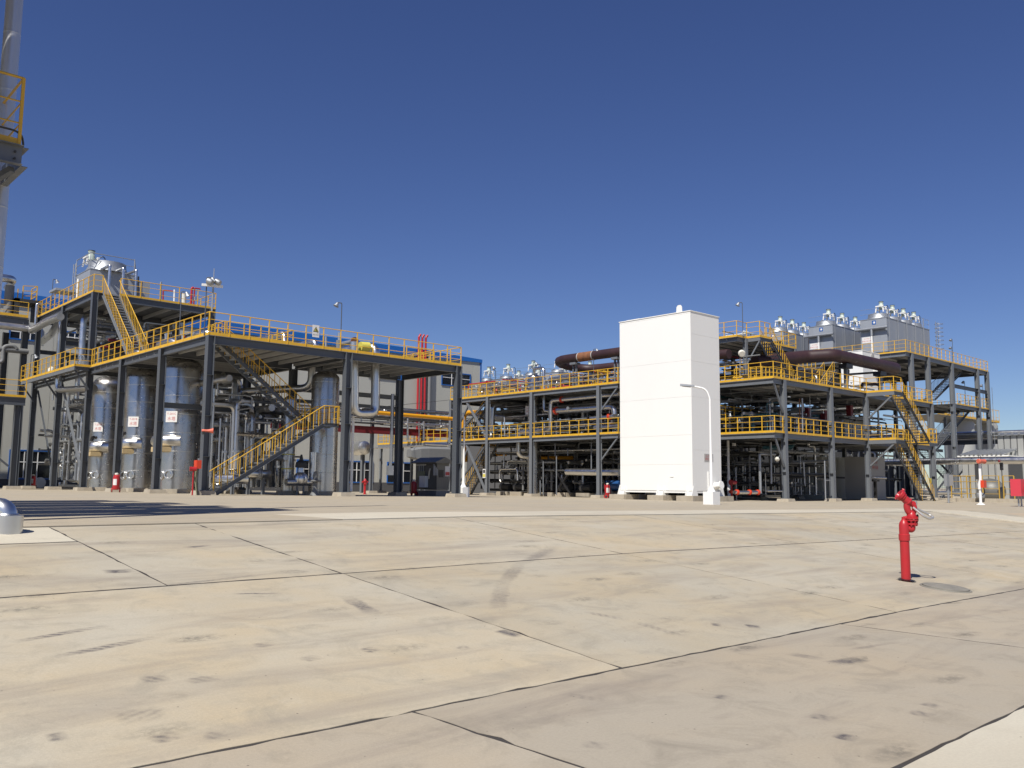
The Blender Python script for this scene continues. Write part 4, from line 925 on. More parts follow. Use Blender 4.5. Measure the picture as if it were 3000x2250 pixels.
MB().cyl((q.x, q.y-.8, q.z), (q.x, q.y+.6, q.z), .42, n=18).build('motor', M['bluemotor'], t); MB().box(q.x-.5, q.y-.9, gz(q.x, q.y), q.x+.5, q.y+.8, q.z-.44).build('base', M['dark'], t); MB().cyl((q.x, q.y+.6, q.z), (q.x, q.y+1.1, q.z), .3, n=16).build('pump_end', M['dark'], t)
for i, (a, b) in enumerate(((430, 930), (640, 930), (1100, 950), (1330, 960), (1650, 950))):
    q = oX(18, a, b, 52.5); t = thing('pump_set', 'dark pump set on the floor of the bottom bay, %s from the left' % ('first', 'second', 'third', 'fourth', 'fifth')[i], 'pump', (q.x, q.y, gz(q.x, q.y)), 'pump sets in the bottom bay'); z = gz(q.x, q.y)
    MB().box(q.x-.6, q.y-.7, z, q.x+.6, q.y+.7, z+.35).build('base', M['foot'], t); MB().cyl((q.x, q.y-.5, z+.75), (q.x, q.y+.3, z+.75), .3, n=14).build('motor', M['dark'], t)
    MB().lathe((q.x, q.y+.5, z+.75), [(.34,-.12),(.34,.12),(.12,.14),(.12,.2)], 14, axis=(0,1,0)).build('pump_casing', M['mid'], t); MB().tube([(q.x, q.y+.5, z+.9), (q.x, q.y+.5, z+1.9), (q.x+1, q.y+.5, z+1.9)], .09, 8).build('outlet', M['pipeclad'], t)
q = oX(18, 95, 705, XM2-.2); t = thing('warning_plate', 'pale yellow and white warning plate on the first middle column', 'sign', q)
MB().box(q.x-.01, q.y-.18, q.z-.38, q.x+.01, q.y+.18, q.z+.38).build('plate', M['sign'], t); MB().box(q.x-.02, q.y-.15, q.z-.3, q.x-.011, q.y+.15, q.z-.05).build('notice', M['signyel'], t); MB().box(q.x-.02, q.y-.12, q.z+.05, q.x-.011, q.y+.12, q.z+.3).build('symbol', M['black'], t)
clutter('pipe_tangle', 'dense dark pipework at ground level under the lower deck of the middle structure', 51.5, 60, 43, 61, -.5, 3.4, 240, 21, rmax=.12, mats=('pipeclad','dark','mid','dark','galv','steel'))
clutter('pipe_tangle', 'dense pipework between the two decks of the middle structure', 51.2, 60, 43, 61, E1+.2, E2-.4, 200, 22, rmax=.15, mats=('pipeclad','mid','clad','galv','steel','pipeclad'))
single('dark_backdrop', MB().box(63.0, 43, -1.2, 63.3, 76, 4.4), M['plinth'], 'added dark sheet blocking the sky behind the ground bay of the middle structure', 'wall')  # added sheet, keeps the bay dark where sky would show through
clutter('pipe_tangle', 'small pipes and red valves on the upper deck behind the rail', 50.2, 56, 43.5, 61, E2+.05, E2+1.5, 120, 23, rmax=.07, vert=.6, mats=('galv','rust','pipeclad','red','mid','yellow'))
clutter('pipe_tangle', 'small pipes and valves on the lower deck behind the rail', 50.2, 56, 43.5, 61, E1+.05, E1+1.4, 110, 24, rmax=.07, vert=.6, mats=('galv','dark','pipeclad','mid','rust','tblock'))
rail(MS, [(50.2, 60.5, E2), (52.5, 60.5, E2), (52.5, 52.5, E2)], 1.05, 0)
rail(MS, [(50.6, 47.4, E2), (54.5, 47.4, E2)], 1.05, 0); rail(MS, [(56.5, 60.6, E1+1.2), (56.5, 44, E1+1.2)], 1.05, .12)
# ---- red-brown pipe loop over the decks
def bz(k, a, b, z=9.35): return oZ(k, a, b, z)
e0 = oX(17, 1065, 180, 50.6)
LO = 50.4
t = thing('large_pipe_loop', 'very fat red-brown pipe loop above the upper deck left of the white tower', 'pipe', (LO, 47, 9.4))
MB().tube([(LO, 36.0, 9.95), (LO, 50.3, 9.95), (LO+3.9, 50.3, 9.6), (LO+3.9, 36, 9.5)], .36, 20, 1.9).build('pipe', M['primer'], t)
MB().cyl((LO, 45.6, 9.95), (LO, 47.1, 9.95), .372, n=20).build('rusty_sleeve', M['rust'], t)
for y in (45.6, 47.1): MB().cyl((LO, y-.04, 9.95), (LO, y+.04, 9.95), .378, n=20).build('weld_band', M['signgrey'], t)
for k, (y, z) in enumerate(((46.15, .14), (46.6, .14), (46.4, .28))): MB().lathe((LO-.31 if k < 2 else LO-.2, y, 9.95+z-.1 if k < 2 else 10.21), [(.07,0),(.05,.03)], 8, axis=(-1,0,.4)).build('weld_patch', M['signgrey'], t)
for i, (x, y) in enumerate(((LO, 47.6), (LO+3.9, 47.6), (LO, 43.3), (LO+3.9, 43.3))):
    t = thing('pipe_support', 'grey twin post support under the red-brown pipe loop, %s' % ('front left', 'rear left', 'front right', 'rear right')[i], 'pipe support', (x, y, E2), 'supports of the red-brown pipe loop')
    for s_ in (-.16, .16): MB().hsec((x, y+s_, E2), (x, y+s_, 9.4 if x < 52 else 9.0), .12, .12, .012, (1,0,0)).build('post', M['steel'], t)
    MB().box(x-.3, y-.3, 9.4 if x < 52 else 9.0, x+.3, y+.3, 9.57 if x < 52 else 9.15).build('saddle', M['steel'], t)
lampmast('lamp mast on the upper deck in front of the red-brown loop', (50.2, oX(17, 1745, 560, 50.2).y, E2), 3.0, LG, (.3, -1))
lampmast('lamp mast on the upper deck beside the arching silver pipe', (50.2, oX(17, 830, 600, 50.2).y, E2), 2.6, LG, (.3, -1))
lampmast('lamp mast at the left part of the upper deck, before the small coolers', (50.0, oX(17, 190, 680, 50.0).y, E2), 2.7, LG, (.3, -1))
# ---- yellow gas main, conduits, things between the structures
pipe('yellow gas main running level in front of the cream building', [oY(14, 380, 280, 60), oY(14, 1600, 378, 60)], .16, 'ypipe', n=14)
pipe('yellow gas pipe goose neck behind the cross braces', [oX(14, 1750, 540, 52.5), oX(14, 1775, 320, 52.5), oX(14, 1840, 285, 52.5), oX(14, 2080, 285, 52.5)], .20, 'ypipe', n=14, bend=.5)
pipe('yellow gas pipe riser behind the white street lamp', [oX(14, 1790, 1000, 52.5), oX(14, 1790, 720, 52.5)], .2, 'ypipe', n=14)
pipe('rusty orange gas riser between lamp and front right column', [oX(14, 1570, 1000, 50.5), oX(14, 1575, 640, 50.5)], .14, 'rust', n=12)
pipe('thin silver line under the low walkway', [oX(14, 350, 810, 48.4), oX(14, 1600, 740, 48.4)], .08, 'pipeclad')
pipe('silver drop pipe from the line under the walkway', [oX(14, 1430, 985, 48.2), oX(14, 1432, 740, 48.2), oX(14, 1500, 742, 48.6)], .08, 'galv')
MR_ = thing('pipe_bridge', 'dark red painted pipe bridge beam on slim posts before the cream building', 'pipe bridge', (44, 66, gz(44, 66)))
MB().hsec((34, 66, 4.65), (60, 66, 4.65), .62, .2, .016).build('red_beam', M['maroon'], MR_)
for x in (38.6, 44.0, 49.5): column(MR_, x, 66.3, 6.6, 'x', .26, .26, 'steel')
for z in (6.7, 5.9): MB().hsec((33, 66.2, z), (58, 66.2, z), .26, .14, .012).build('cross_beam', M['steel'], MR_)
clutter('pipe_tangle', 'cluster of small pipes on the dark red pipe bridge', 36, 56, 65, 67.5, 5.2, 6.6, 46, 31, rmax=.08, vert=.1)
for i, a in enumerate((955, 1120, 1187)):
    pipe('bright vertical pipe above the low walkway, %s' % ('nearest the black column', 'thin middle one', 'right one')[i], [oY(14, a, 690, 63), oY(14, a, (370, 420, 415)[i], 63)], (.1, .05, .1)[i], 'clad', group='bright uprights above the low walkway')
q = oX(14, 285, 800, 46)
t = thing('silver_drum', 'horizontal silver drum end beside the tall white pipe', 'drum', q); MB().lathe(q+Vector((0,-.6,0)), [(.3,-.15),(.62,0),(.66,.1),(.66,2.4)], 24, axis=(.25,1,0)).build('shell', M['clad'], t)
for a in (330,): single('drum_leg', MB().hsec((q.x+.2, q.y, gz(q.x, q.y)), (q.x+.2, q.y, q.z-.6), .3, .3, .015, (1,0,0)), M['steel'], 'grey leg under the silver drum end', 'pipe stand')
q0 = oY(14, 735, 20, 43.0); q1 = oY(14, 705, 1190, 43.0)
t = thing('cable_duct', 'slim galvanised cable duct ending in a small box beside the black column', 'cable duct', q1)
MB().bar(q0, q1+Vector((0,0,.5)), .13, .10, (0,1,0)).build('duct', M['galv'], t); MB().box(q1.x-.22, q1.y-.1, q1.z, q1.x+.16, q1.y+.1, q1.z+.55).build('end_box', M['galv'], t)
for i, a in enumerate((760, 785)): pipe('thin dark hanging conduit beside the cable duct, %s' % ('left one' if i == 0 else 'right one'), [oY(14, a, 20, 43.4), oY(14, a-20, 1000, 43.4)], .025, 'dark', group='hanging conduits')
pipe('thin guy wire strung from the black column to the middle structure', [oY(14, 540, 210, 48), oX(14, 1580, 105, 49.0)], .015, 'dark', 'wire', 'wire')
# stainless cabinet with gabled roof
XC = 37.5
a = oX(27, 330, 1340, XC); b = oX(27, 1000, 1340, XC)
zf = gz(37, 49)
c = oG(27, 1000, 1590)
cx, cy = 36.2, 46.2
ca = lambda a_, b_: oX(27, a_, b_, cx)
p0 = ca(990, 1340); p1 = ca(215, 1340); y0, y1 = p0.y, p1.y; zt = ca(860, 350).z; zb_ = p0.z
cab = thing('analyser_cabinet', 'grey steel instrument cabinet with low gabled roof, gauges and a white box on its face', 'cabinet', (cx, y0, gz(cx, y0)))
xe = oY(27, 1470, 1340, y0).x
MB().box(cx, y0, zb_, xe, y1, zt).build('body', M['cab'], cab)
MB().box(cx-.02, y0-.02, gz(cx, y0), xe+.05, y1+.1, zb_-.06).build('plinth', M['steel'], cab)
xm_ = (cx+xe)/2; mb = MB()
mb.rings([[(cx-.25, y0-.25, zt), (xe+.25, y0-.25, zt), (xe+.25, y0-.25, zt+.08), (xm_, y0-.25, zt+.42), (cx-.25, y0-.25, zt+.08)], [(cx-.25, y1+.25, zt), (xe+.25, y1+.25, zt), (xe+.25, y1+.25, zt+.08), (xm_, y1+.25, zt+.42), (cx-.25, y1+.25, zt+.08)]], smooth=False)
mb.build('roof', M['cab'], cab)
fy = y0-.012
def fr(a_, b_): return oX(27, a_, b_, cx)
dw = lambda a_, b_: oY(27, a_, b_, y0)
for i, a_ in enumerate((375, 450, 530)):
    q = fr(a_, 760); MB().box(cx-.1, q.y-.12, q.z-.2, cx, q.y+.12, q.z+.2).build('gauge_block', M['tblock'], cab); MB().cyl((cx-.05, q.y, q.z+.2), (cx-.05, q.y, q.z+.7), .02, n=6).build('gauge_line', M['galv'], cab)
q = fr(590, 1035); MB().box(cx-.28, q.y-.32, q.z-.38, cx-.02, q.y+.32, q.z+.38).build('white_box', M['white'], cab)
q = fr(420, 410); MB().box(cx-.06, q.y-.6, q.z-.05, cx, q.y+.5, q.z+.05).build('strip_light', M['boxw'], cab)
MB().tube([fr(800, 550)+Vector((-.05,0,0)), fr(765, 640)+Vector((-.05,0,0)), fr(735, 930)+Vector((-.05,0,0))], .05, 8, .15).build('hose', M['boxw'], cab)
for i, a_ in enumerate((885, 925, 970, 1010)):
    p = dw(a_, 800); p2 = dw(a_, 380+i*60); MB().cyl((p.x, fy-.04, p.z), (p.x, fy-.04, p2.z), .03, n=6).build('gauge_tube', M['galv'], cab)
p = dw(1175, 735); MB().box(p.x-.2, fy-.01, p.z-.25, p.x+.2, fy+.01, p.z+.25).build('vent', M['black'], cab)
p = dw(1410, 645); s_ = MB().box(p.x-.2, fy-.01, p.z-.33, p.x+.2, fy+.01, p.z+.33).build('safety_notice', M['sign'], cab); MB().box(p.x-.17, fy-.02, p.z-.28, p.x+.17, fy-.011, p.z-.05).build('notice_print', M['signred'], s_)
p = dw(1000, 1100); MB().box(p.x-.012, fy-.008, zb_, p.x+.012, fy+.01, zt-.05).build('door_gap', M['dark'], cab)
MB().bar((cx-.35, fr(390, 1580).y, gz(cx, y1)), (cx-.35, fr(390, 1580).y, zt-1.2), .06, .06, (1,0,0)).build('stand_post', M['galv'], cab)
q = oX(14, 1100, 900, 40.5); t = thing('lagged_duct', 'wide grey lagged duct with torn wrapping above the cabinet', 'duct', q)
z_ = oY(14, 1300, 890, 52).z; q0 = oY(14, 1120, 900, 52); q1 = oY(14, 1500, 900, 52)
MB().rings([[(x_, 52-r_, z_-r_*.8), (x_, 52+r_, z_-r_*.8), (x_, 52+r_, z_+r_*.7), (x_, 52+r_*.6, z_+r_), (x_, 52-r_*.6, z_+r_), (x_, 52-r_, z_+r_*.7)] for x_, r_ in ((q0.x-.9, .3), (q0.x-.2, .5), (q0.x+.5, .56), (q1.x, .56))], smooth=False).build('lagging', M['mid'], t); MB().cyl((q0.x+.3, 51.8, z_+.72), (q1.x, 51.8, z_+.72), .14, n=12).build('silver_pipe', M['clad'], t)
q = oY(14, 1042, 1380, 48.5); extinguisher('small red extinguisher standing left of the grey instrument cabinet', q.x, q.y, .5, False)
q = oY(14, 340, 1330, 55.0); z = gz(q.x, q.y)
t = thing('fire_hydrant', 'small red hydrant post behind the tall white pipe', 'hydrant', (q.x, q.y, z))
MB().lathe((q.x, q.y, z), [(.14,0),(.14,.05),(.09,.06),(.09,.7),(.14,.72),(.14,.78),(.1,.8),(.13,1.0),(.07,1.1),(.03,1.15)], 16).build('body', M['red'], t); MB().cyl((q.x-.24, q.y, z+.9), (q.x+.24, q.y, z+.9), .07, n=12).build('outlet', M['red'], t)
q = oX(18, 1955, 1060, 47.6); extinguisher('red wheeled extinguisher beside the left footing of the white tower', q.x, q.y, 2.4)
# ---------------------------------------------------------------- white tower (cold box)
BX0, BY0 = 45.2, 32.75
BX1 = oY(0, 2109, 1180, BY0).x; BY1 = oX(0, 1817, 1200, BX0).y; BB = -.33; BT = oX(0, 2023, 911, BX0).z
t = thing('cold_box_tower', 'tall plain white windowless steel tower on concrete footings', 'tower', (BX0, BY0, gz(BX0, BY0)))
MB().box(BX0, BY0, BB, BX1, BY1, BT).build('body', M['white'], t)
def seam(face, zs, name='sheet'):
    for z0, z1 in zip(zs[:-1], zs[1:]):
        if face == 'x': MB().box(BX0-.014, BY0-.014, z0+.005, BX0-.001, BY1, z1-.005).build('wall_sheet', M['white'], t)
        else: MB().box(BX0, BY0-.014, z0+.005, BX1, BY0-.001, z1-.005).build('wall_sheet', M['white'], t)
zl = [BB+.02]+[oX(6, 300, b, BX0).z for b in (1305, 1092, 815, 552)]+[BT-.12, BT]
zr_ = [BB+.02]+[oY(6, 685, b, BY0).z for b in (1198, 808, 546, 347)]+[BT-.12, BT]
seam('x', zl); seam('y', zr_)
MB().box(BX0-.05, BY0-.05, BT, BX1+.05, BY1+.05, BT+.05).build('roof_plate', M['white'], t)
q = oX(6, 485, 150, BX0+.1)
MB().rings([[(q.x-.02, q.y-.22, BT), (q.x-.02, q.y+.22, BT), (q.x-.02, q.y+.2, BT+.4), (q.x-.02, q.y+.1, BT+.52), (q.x-.02, q.y-.1, BT+.52), (q.x-.02, q.y-.2, BT+.4)], [(q.x+.03, q.y-.22, BT), (q.x+.03, q.y+.22, BT), (q.x+.03, q.y+.2, BT+.4), (q.x+.03, q.y+.1, BT+.52), (q.x+.03, q.y-.1, BT+.52), (q.x+.03, q.y-.2, BT+.4)]], smooth=False).build('lifting_lug', M['white'], t)
MB().lathe((BX0+.9, BY0+2.6, BT+.05), [(.08,0),(.08,.1),(.05,.12)], 14).build('roof_vent', M['white'], t)
MB().box(BX0+.1, BY1-1.6, BT+.05, BX0+.8, BY1-.5, BT+.1).build('roof_hatch', M['white'], t)
# base frame, feet and footings
for z0, z1, q_ in ((BB-.12, BB-.02, .02),): MB().box(BX0-q_, BY0-q_, z0, BX1+q_, BY1+q_, z1).build('base_frame', M['white'], t)
for i, (x, y) in enumerate(((BX0+.1, BY0+.15), (BX0+.1, BY0+2.4), (BX0+.1, BY1-.2), (BX1-.1, BY0+.15), (BX1-.1, BY1-.2))):
    z = gz(x, y); f_ = MB().box(x-.75, y-.62, z, x+.75, y+.62, z+.34).build('footing', M['foot'], t)
    MB().box(x-.22, y-.22, z+.34, x+.22, y+.22, BB-.1).build('foot', M['white'], f_)
    for s_ in (-.24, .24): MB().rings([[(x-.36, y+s_-.015, z+.34), (x+.3, y+s_-.015, z+.34), (x+.1, y+s_-.015, BB+.35), (x-.12, y+s_-.015, BB+.35)], [(x-.36, y+s_+.015, z+.34), (x+.3, y+s_+.015, z+.34), (x+.1, y+s_+.015, BB+.35), (x-.12, y+s_+.015, BB+.35)]], smooth=False).build('gusset', M['white'], f_)
q = oY(12, 310, 1350, BY0-.3); MB().lathe((q.x, BY0+.0, q.z), [(.2,0),(.2,.45),(.26,.46),(.26,.52)], 16, axis=(0,-1,.15)).build('side_nozzle', M['white'], t)
q = oY(12, 135, 1270, BY0); MB().box(q.x-.05, BY0-.07, q.z-.6, q.x+.05, BY0-.014, q.z+.6).build('vertical_strip', M['white'], t)
q0 = oY(12, 68, 825, BY0); q1 = oY(12, 212, 955, BY0)
p = MB().box(q0.x, BY0-.03, q1.z, q1.x, BY0-.0145, q0.z).build('name_plate', M['signgrey'], t)
mx_ = (q0.x+q1.x)/2; text('C-1001', .20, 'signred', p, (mx_, BY0-.032, lerp(q1.z, q0.z, .70)), (0,-1,0)); text('液化冷箱', .2, 'signred', p, (mx_, BY0-.032, lerp(q1.z, q0.z, .3)), (0,-1,0))
q = oX(6, 432, 1392, BX0); MB().box(BX0-.05, q.y-.12, q.z-.04, BX0-.012, q.y+.12, q.z+.02).build('bracket', M['white'], t)
# ---------------------------------------------------------------- right structure
XR0, YR0, R1, R2 = 55.3, 32.33, 3.67, 7.41
RS = thing('process_platform', 'grey steel structure with three railed levels right of the white tower', 'steel structure', (XR0, YR0, gz(XR0, YR0)))
RX = (XR0, 61.9, 67.6, 80.0)
for x in RX: column(RS, x, YR0, R2-.02, 'y', .34, .34, 'steel', stiff=(R1-.6, R1+.9, 1.0))
for x in RX[:3]:
    for y in (38.5, 44.5): column(RS, x, y, R2-.3, 'y', .3, .3, 'dsteel')
for x in (72.0, 76.0): column(RS, x, 38.5, R2-.3, 'y', .3, .3, 'steel')
for z in (R1, R2):
    zb = z-.03-.17
    beam(RS, (XR0-1.3, YR0, zb), (XR0-.18, YR0, zb), .32, .18, 'steel')
    for x0, x1 in zip(RX[:-1], RX[1:]): beam(RS, (x0+.18, YR0, zb), (x1-.18, YR0, zb), .32, .18, 'steel')
    beam(RS, (XR0-1.3, YR0, zb), (XR0-1.3, 45, zb), .32, .18, 'steel'); beam(RS, (XR0, YR0+.2, zb), (XR0, 45, zb), .3, .18, 'dsteel')
    for x in RX[1:]: beam(RS, (x, YR0+.2, zb), (x, 45, zb), .3, .18, 'dsteel')
    beam(RS, (XR0, 38.5, zb), (80, 38.5, zb), .3, .18, 'dsteel')
    deckplate(RS, XR0-1.4, YR0-.1, 67.7, 45, z, 'x', 1.1, .18)
    deckplate(RS, 67.72, YR0-.1, 80.2, 40, z, 'y', 1.4, .18)
    MB().bar((XR0-.1, YR0, z-2.3), (XR0-1.2, YR0, z-.35), .11, .11).build('bracket_brace', M['steel'], RS)
    rail(RS, [(XR0-1.38, 41, z), (XR0-1.38, YR0-.1, z), (67.6, YR0-.1, z), (67.6, 30.05, z), (68.9, 30.05, z)], spacing=1.02)
    rail(RS, [(70.9, YR0-.08, z), (80.1, YR0-.08, z), (80.1, 36, z)], spacing=1.05)
    MB().box(67.5, 30.0, z-.03, 70.2 if z == R1 else 69.0, YR0-.12, z-.004).build('landing_plate', M['deck'], RS)
    MB().chan((67.5, 30.0, z-.17), (67.5, YR0-.15, z-.17), .26, .08, .012, side=1).build('landing_channel', M['steel'], RS); MB().chan((67.5, 30.0, z-.17), (69.0, 30.0, z-.17), .26, .08, .012).build('landing_channel', M['dsteel'], RS)
    MB().bar((67.6, YR0-.2, z-2.0), (67.6, 30.2, z-.32), .11, .11).build('bracket_brace', M['steel'], RS)
stair('long outer stair from the ground up to the first landing of the right structure', (69.0, 30.55, R1), (74.2, 30.55, gz(74, 30.5)+.03), .95, 'outer stairs of the right structure', name='staircase')
stair('outer stair from the first deck up to the second landing of the right structure', (69.0, 30.55, R2), (73.7, 30.55, R1+.02), .95, 'outer stairs of the right structure')
MB().box(73.6, 30.0, R1-.05, 75.2, YR0-.12, R1-.0).build('landing_plate', M['deck'], RS); MB().chan((73.6, 30.0, R1-.17), (75.3, 30.0, R1-.17), .24, .08, .012).build('landing_channel', M['steel'], RS)
rail(RS, [(73.8, 30.05, R1), (75.2, 30.05, R1), (75.2, YR0-.2, R1)], spacing=.6)
MB().hsec((74.6, 31.5, gz(74, 31)), (74.6, 31.5, R1-.1), .3, .3, .016, (0,1,0)).build('column', M['dsteel'], RS)
# upper small level
R3 = 10.72
for x, y in ((55.5, 35.4), (62.4, 35.4), (55.5, 41), (62.4, 41)): column(RS, x, y, R3-.02, 'y', .26, .26, 'steel', z0=R2, foot=False)
zb = R3-.18
beam(RS, (54.6, 35.5, zb), (62.6, 35.5, zb), .28, .18, 'steel'); beam(RS, (54.6, 35.5, zb), (54.6, 42, zb), .28, .18, 'steel'); beam(RS, (62.5, 35.6, zb), (62.5, 42, zb), .28, .18, 'dsteel')
deckplate(RS, 54.4, 35.4, 62.7, 42, R3, 'x', 1.0, .16)
MB().box(55.7, 34.3, R3-.03, 57.2, 35.38, R3-.004).build('landing_plate', M['deck'], RS); MB().chan((55.7, 34.3, R3-.16), (55.7, 35.35, R3-.16), .22, .07, .012).build('landing_channel', M['steel'], RS); MB().chan((55.7, 34.3, R3-.16), (57.2, 34.3, R3-.16), .22, .07, .012).build('landing_channel', M['dsteel'], RS)
rail(RS, [(54.42, 41.8, R3), (54.42, 35.4, R3), (55.7, 35.4, R3)], spacing=1.0); rail(RS, [(55.7, 35.4, R3), (55.72, 34.32, R3), (57.1, 34.32, R3)], spacing=.8)
rail(RS, [(58.4, 35.42, R3), (62.65, 35.42, R3), (62.65, 41.8, R3)], spacing=1.0)
MB().bar((55.5, 35.3, R3-1.9), (55.75, 34.4, R3-.3), .09, .09).build('bracket_brace', M['steel'], RS)
stair('short steep stair between second deck and topmost small level of the right structure', (57.2, 34.85, R3), (60.6, 34.85, R2), .9, 'outer stairs of the right structure')
stair('inner stair rising under the red-brown pipe toward a back platform', (70.4, 36.6, R2+2.4), (67.5, 36.6, R2), .9, 'outer stairs of the right structure')
rail(RS, [(62.0, 38, R2+2.4), (70.4, 38, R2+2.4)], 1.05, .14, spacing=.7); MB().box(62, 37.2, R2+2.3, 70.6, 40, R2+2.4).build('back_platform', M['dsteel'], RS)
rail(RS, [(XR0-1.2, 37.0, R1+1.1), (XR0+5.5, 37.0, R1+1.1)], 1.05, .1); rail(RS, [(XR0+.4, 36.5, R2+.05), (XR0+.4, 34.2, R2+.05), (XR0+3.4, 34.2, R2+.05)], 1.1, 0, spacing=.5)
# pipes of the right structure
rp = lambda lb, k, pts, r, m_='clad', **kw: pipe(lb, [oY(k, a, b, y) for a, b, y in pts], r, m_, **kw)
t = thing('large_pipe', 'very fat red-brown pipe with sweeping bend above the second deck right of the white tower', 'pipe', oY(7, 1000, 510, 34.6))
YB_ = 33.3
MB().tube([oY(7, 420, 560, YB_+2.5), oY(7, 820, 518, YB_+1.7), oY(7, 1040, 505, YB_), oY(7, 1540, 612, YB_), oY(7, 1540, 612, YB_)+Vector((.3, 1.6, .0))], .50, 24, 1.0).build('pipe', M['primer'], t)
for i, (a, b) in enumerate(((1135, 600), (1400, 660))):
    q = oY(7, a, b, YB_); s_ = thing('pipe_support', 'grey post with black saddle under the red-brown pipe bend, %s' % ('near the inner stair' if i == 0 else 'near the second landing'), 'pipe support', (q.x, q.y, R2))
    MB().hsec((q.x, q.y, R2), (q.x, q.y, q.z-.1), .26, .26, .014, (0,1,0)).build('post', M['steel'], s_); MB().box(q.x-.5, q.y-.35, q.z-.1, q.x+.5, q.y+.35, q.z+.25).build('saddle', M['black'], s_); MB().bar((q.x, q.y, R2+.1), (q.x+1.0, q.y+.3, q.z-.1), .2, .2).build('strut', M['mid'], s_)
rp('black pipe run below the red-brown bend', 7, ((1160, 655, 34.0), (1370, 640, 34.0)), .09, 'black'); rp('brown pipe with down turn behind the second landing rail', 7, ((1262, 760, 33.6), (1262, 722, 33.6), (1400, 735, 33.6)), .12, 'primer')
for i, (a0, b0, a1, b1, r) in enumerate(((660, 965, 1000, 950, .16), (830, 935, 1280, 905, .2), (700, 985, 1240, 960, .14), (1040, 960, 1290, 940, .22))):
    rp('silver pipe running in the shade between first and second deck, %s' % ('left', 'upper', 'long thin', 'right')[i], 7, ((a0, b0, 35.0+i*.7), (a1, b1, 35.0+i*.7)), r, n=12, bands=1.5, group='silver runs between the right decks')
for i, (a, b) in enumerate(((835, 950), (1165, 930), (965, 970))):
    q = oY(7, a, b, 34.8); single('pipe_clamp', MB().box(q.x-.2, q.y-.2, q.z-.5, q.x+.2, q.y+.2, q.z+.35), M['maroon'], 'dark red clamp on the silver pipes between the right decks, %s' % ('left', 'largest', 'lowest')[i], 'clamp')
rp('galvanised conduit rising through the first deck beside the second right column', 7, ((800, 1105, 32.9), (795, 840, 32.9)), .06, 'galv'); rp('orange brown drop cable beside the galvanised conduit', 7, ((778, 1100, 33), (776, 845, 33)), .04, 'rust')
rp('galvanised pipe standing below the first deck, bent over at the top', 12, ((985, 1470, 34.5), (968, 830, 34.5), (1220, 838, 34.5)), .10, 'galv', bend=.1)
rp('second galvanised pipe below the first deck with open lower end', 12, ((1160, 1310, 34.3), (1150, 640, 34.3)), .07, 'galv'); rp('third galvanised drop pipe with box end behind the first bay', 12, ((1700, 1320, 34.3), (1680, 960, 34.3)), .07, 'galv')
rp('thin standing conduit beside the second column of the right structure', 12, ((2040, 1580, 32.0), (2022, 940, 32.0)), .05, 'galv'); rp('short cross conduit to the second column', 12, ((2030, 1258, 32.0), (2110, 1258, 32.1)), .04, 'galv')
rp('dull teal pipe with elbow under the first deck', 12, ((1050, 740, 35.5), (1480, 720, 35.5), (1530, 560, 35.5)), .2, 'teal', bend=.5)
rp('silver header pipe low on the floor with red valves', 12, ((560, 1450, 34), (960, 1450, 34)), .13, flanges=((0, .1), (0, .6), (0, .95)), fmat='redorange', n=12)
rp('bright low pipe on the floor of the second bay', 12, ((1090, 1430, 34), (1320, 1432, 34)), .08); rp('silver pipe on a black stand beside the third column', 13, ((840, 1215, 32.6), (1075, 1222, 32.6)), .11, n=12)
q = oY(13, 905, 1260, 32.6); single('black_stand', MB().box(q.x-.35, q.y-.2, q.z-.08, q.x+.35, q.y+.2, q.z+.08).hsec((q.x, q.y, gz(q.x, q.y)), (q.x, q.y, q.z-.08), .2, .2, .012, (0,1,0)), M['black'], 'black stand under the silver pipe beside the third column', 'pipe stand')
q = oY(12, 1000, 900, 33); rp('grey cable tray hung below the first deck', 12, ((1500, 965, 35.0), (2100, 945, 35.0)), .13, 'mid', n=4)
# grey equipment containers in the shade
q0 = oY(13, 470, 1500, 38.0); q1 = oY(13, 760, 800, 38.0)
t = thing('equipment_enclosure', 'dim beige equipment enclosure in the shade of the last right bay', 'enclosure', (q0.x, 38, gz(q0.x, 38)))
MB().box(q0.x-4.5, 38, gz(q0.x, 38), q1.x+.3, 42, 2.6).build('body', M['wall'], t); MB().box(q0.x-4.6, 37.97, .75, q1.x+.32, 37.999, .9).build('trim', M['plinth'], t)
q0 = oY(13, 800, 1480, 34.2); q1 = oY(13, 1060, 890, 34.2)
t = thing('equipment_cabinet', 'grey cabinet with faded red print behind the foot of the outer stair', 'cabinet', (q0.x, 34.2, gz(q0.x, 34)))
MB().box(q0.x, 34.2, gz(q0.x, 34)+.05, q1.x, 36.2, q1.z).build('body', M['signgrey'], t)
p = oY(13, 905, 1010, 34.2); text('E-1003', .30, 'signred', t, (p.x, 34.19, p.z+.22), (0,-1,0)); text('换热器', .36, 'signred', t, (p.x, 34.19, p.z-.22), (0,-1,0))
q0 = oY(13, 410, 430, 36.5); q1 = oY(13, 700, 270, 36.5)
t = thing('equipment_casing', 'pale louvred casing on the first deck, behind the rail of the last bay', 'casing', (q0.x, 36.5, R1)); MB().box(q0.x, 36.5, R1, q1.x+.5, 38.4, q1.z+.2).build('body', M['wall'], t)
for k in range(4): MB().box(q0.x+.05, 36.47, R1+.25+k*.42, q1.x+.4, 36.499, R1+.5+k*.42).build('louvre', M['sign'], t)
clutter('pipe_tangle', 'dense dark pipework on the ground below the first deck of the right structure', 56.5, 66.5, 34.5, 44, -.6, 3.3, 170, 41, rmax=.1, mats=('dark','mid','dark','galv','dark','pipeclad'))
clutter('pipe_tangle', 'dense pipework between first and second deck of the right structure', 55, 66.5, 33.6, 44, R1+.2, R2-.4, 170, 42, rmax=.12, mats=('mid','dark','pipeclad','galv','steel','teal'))
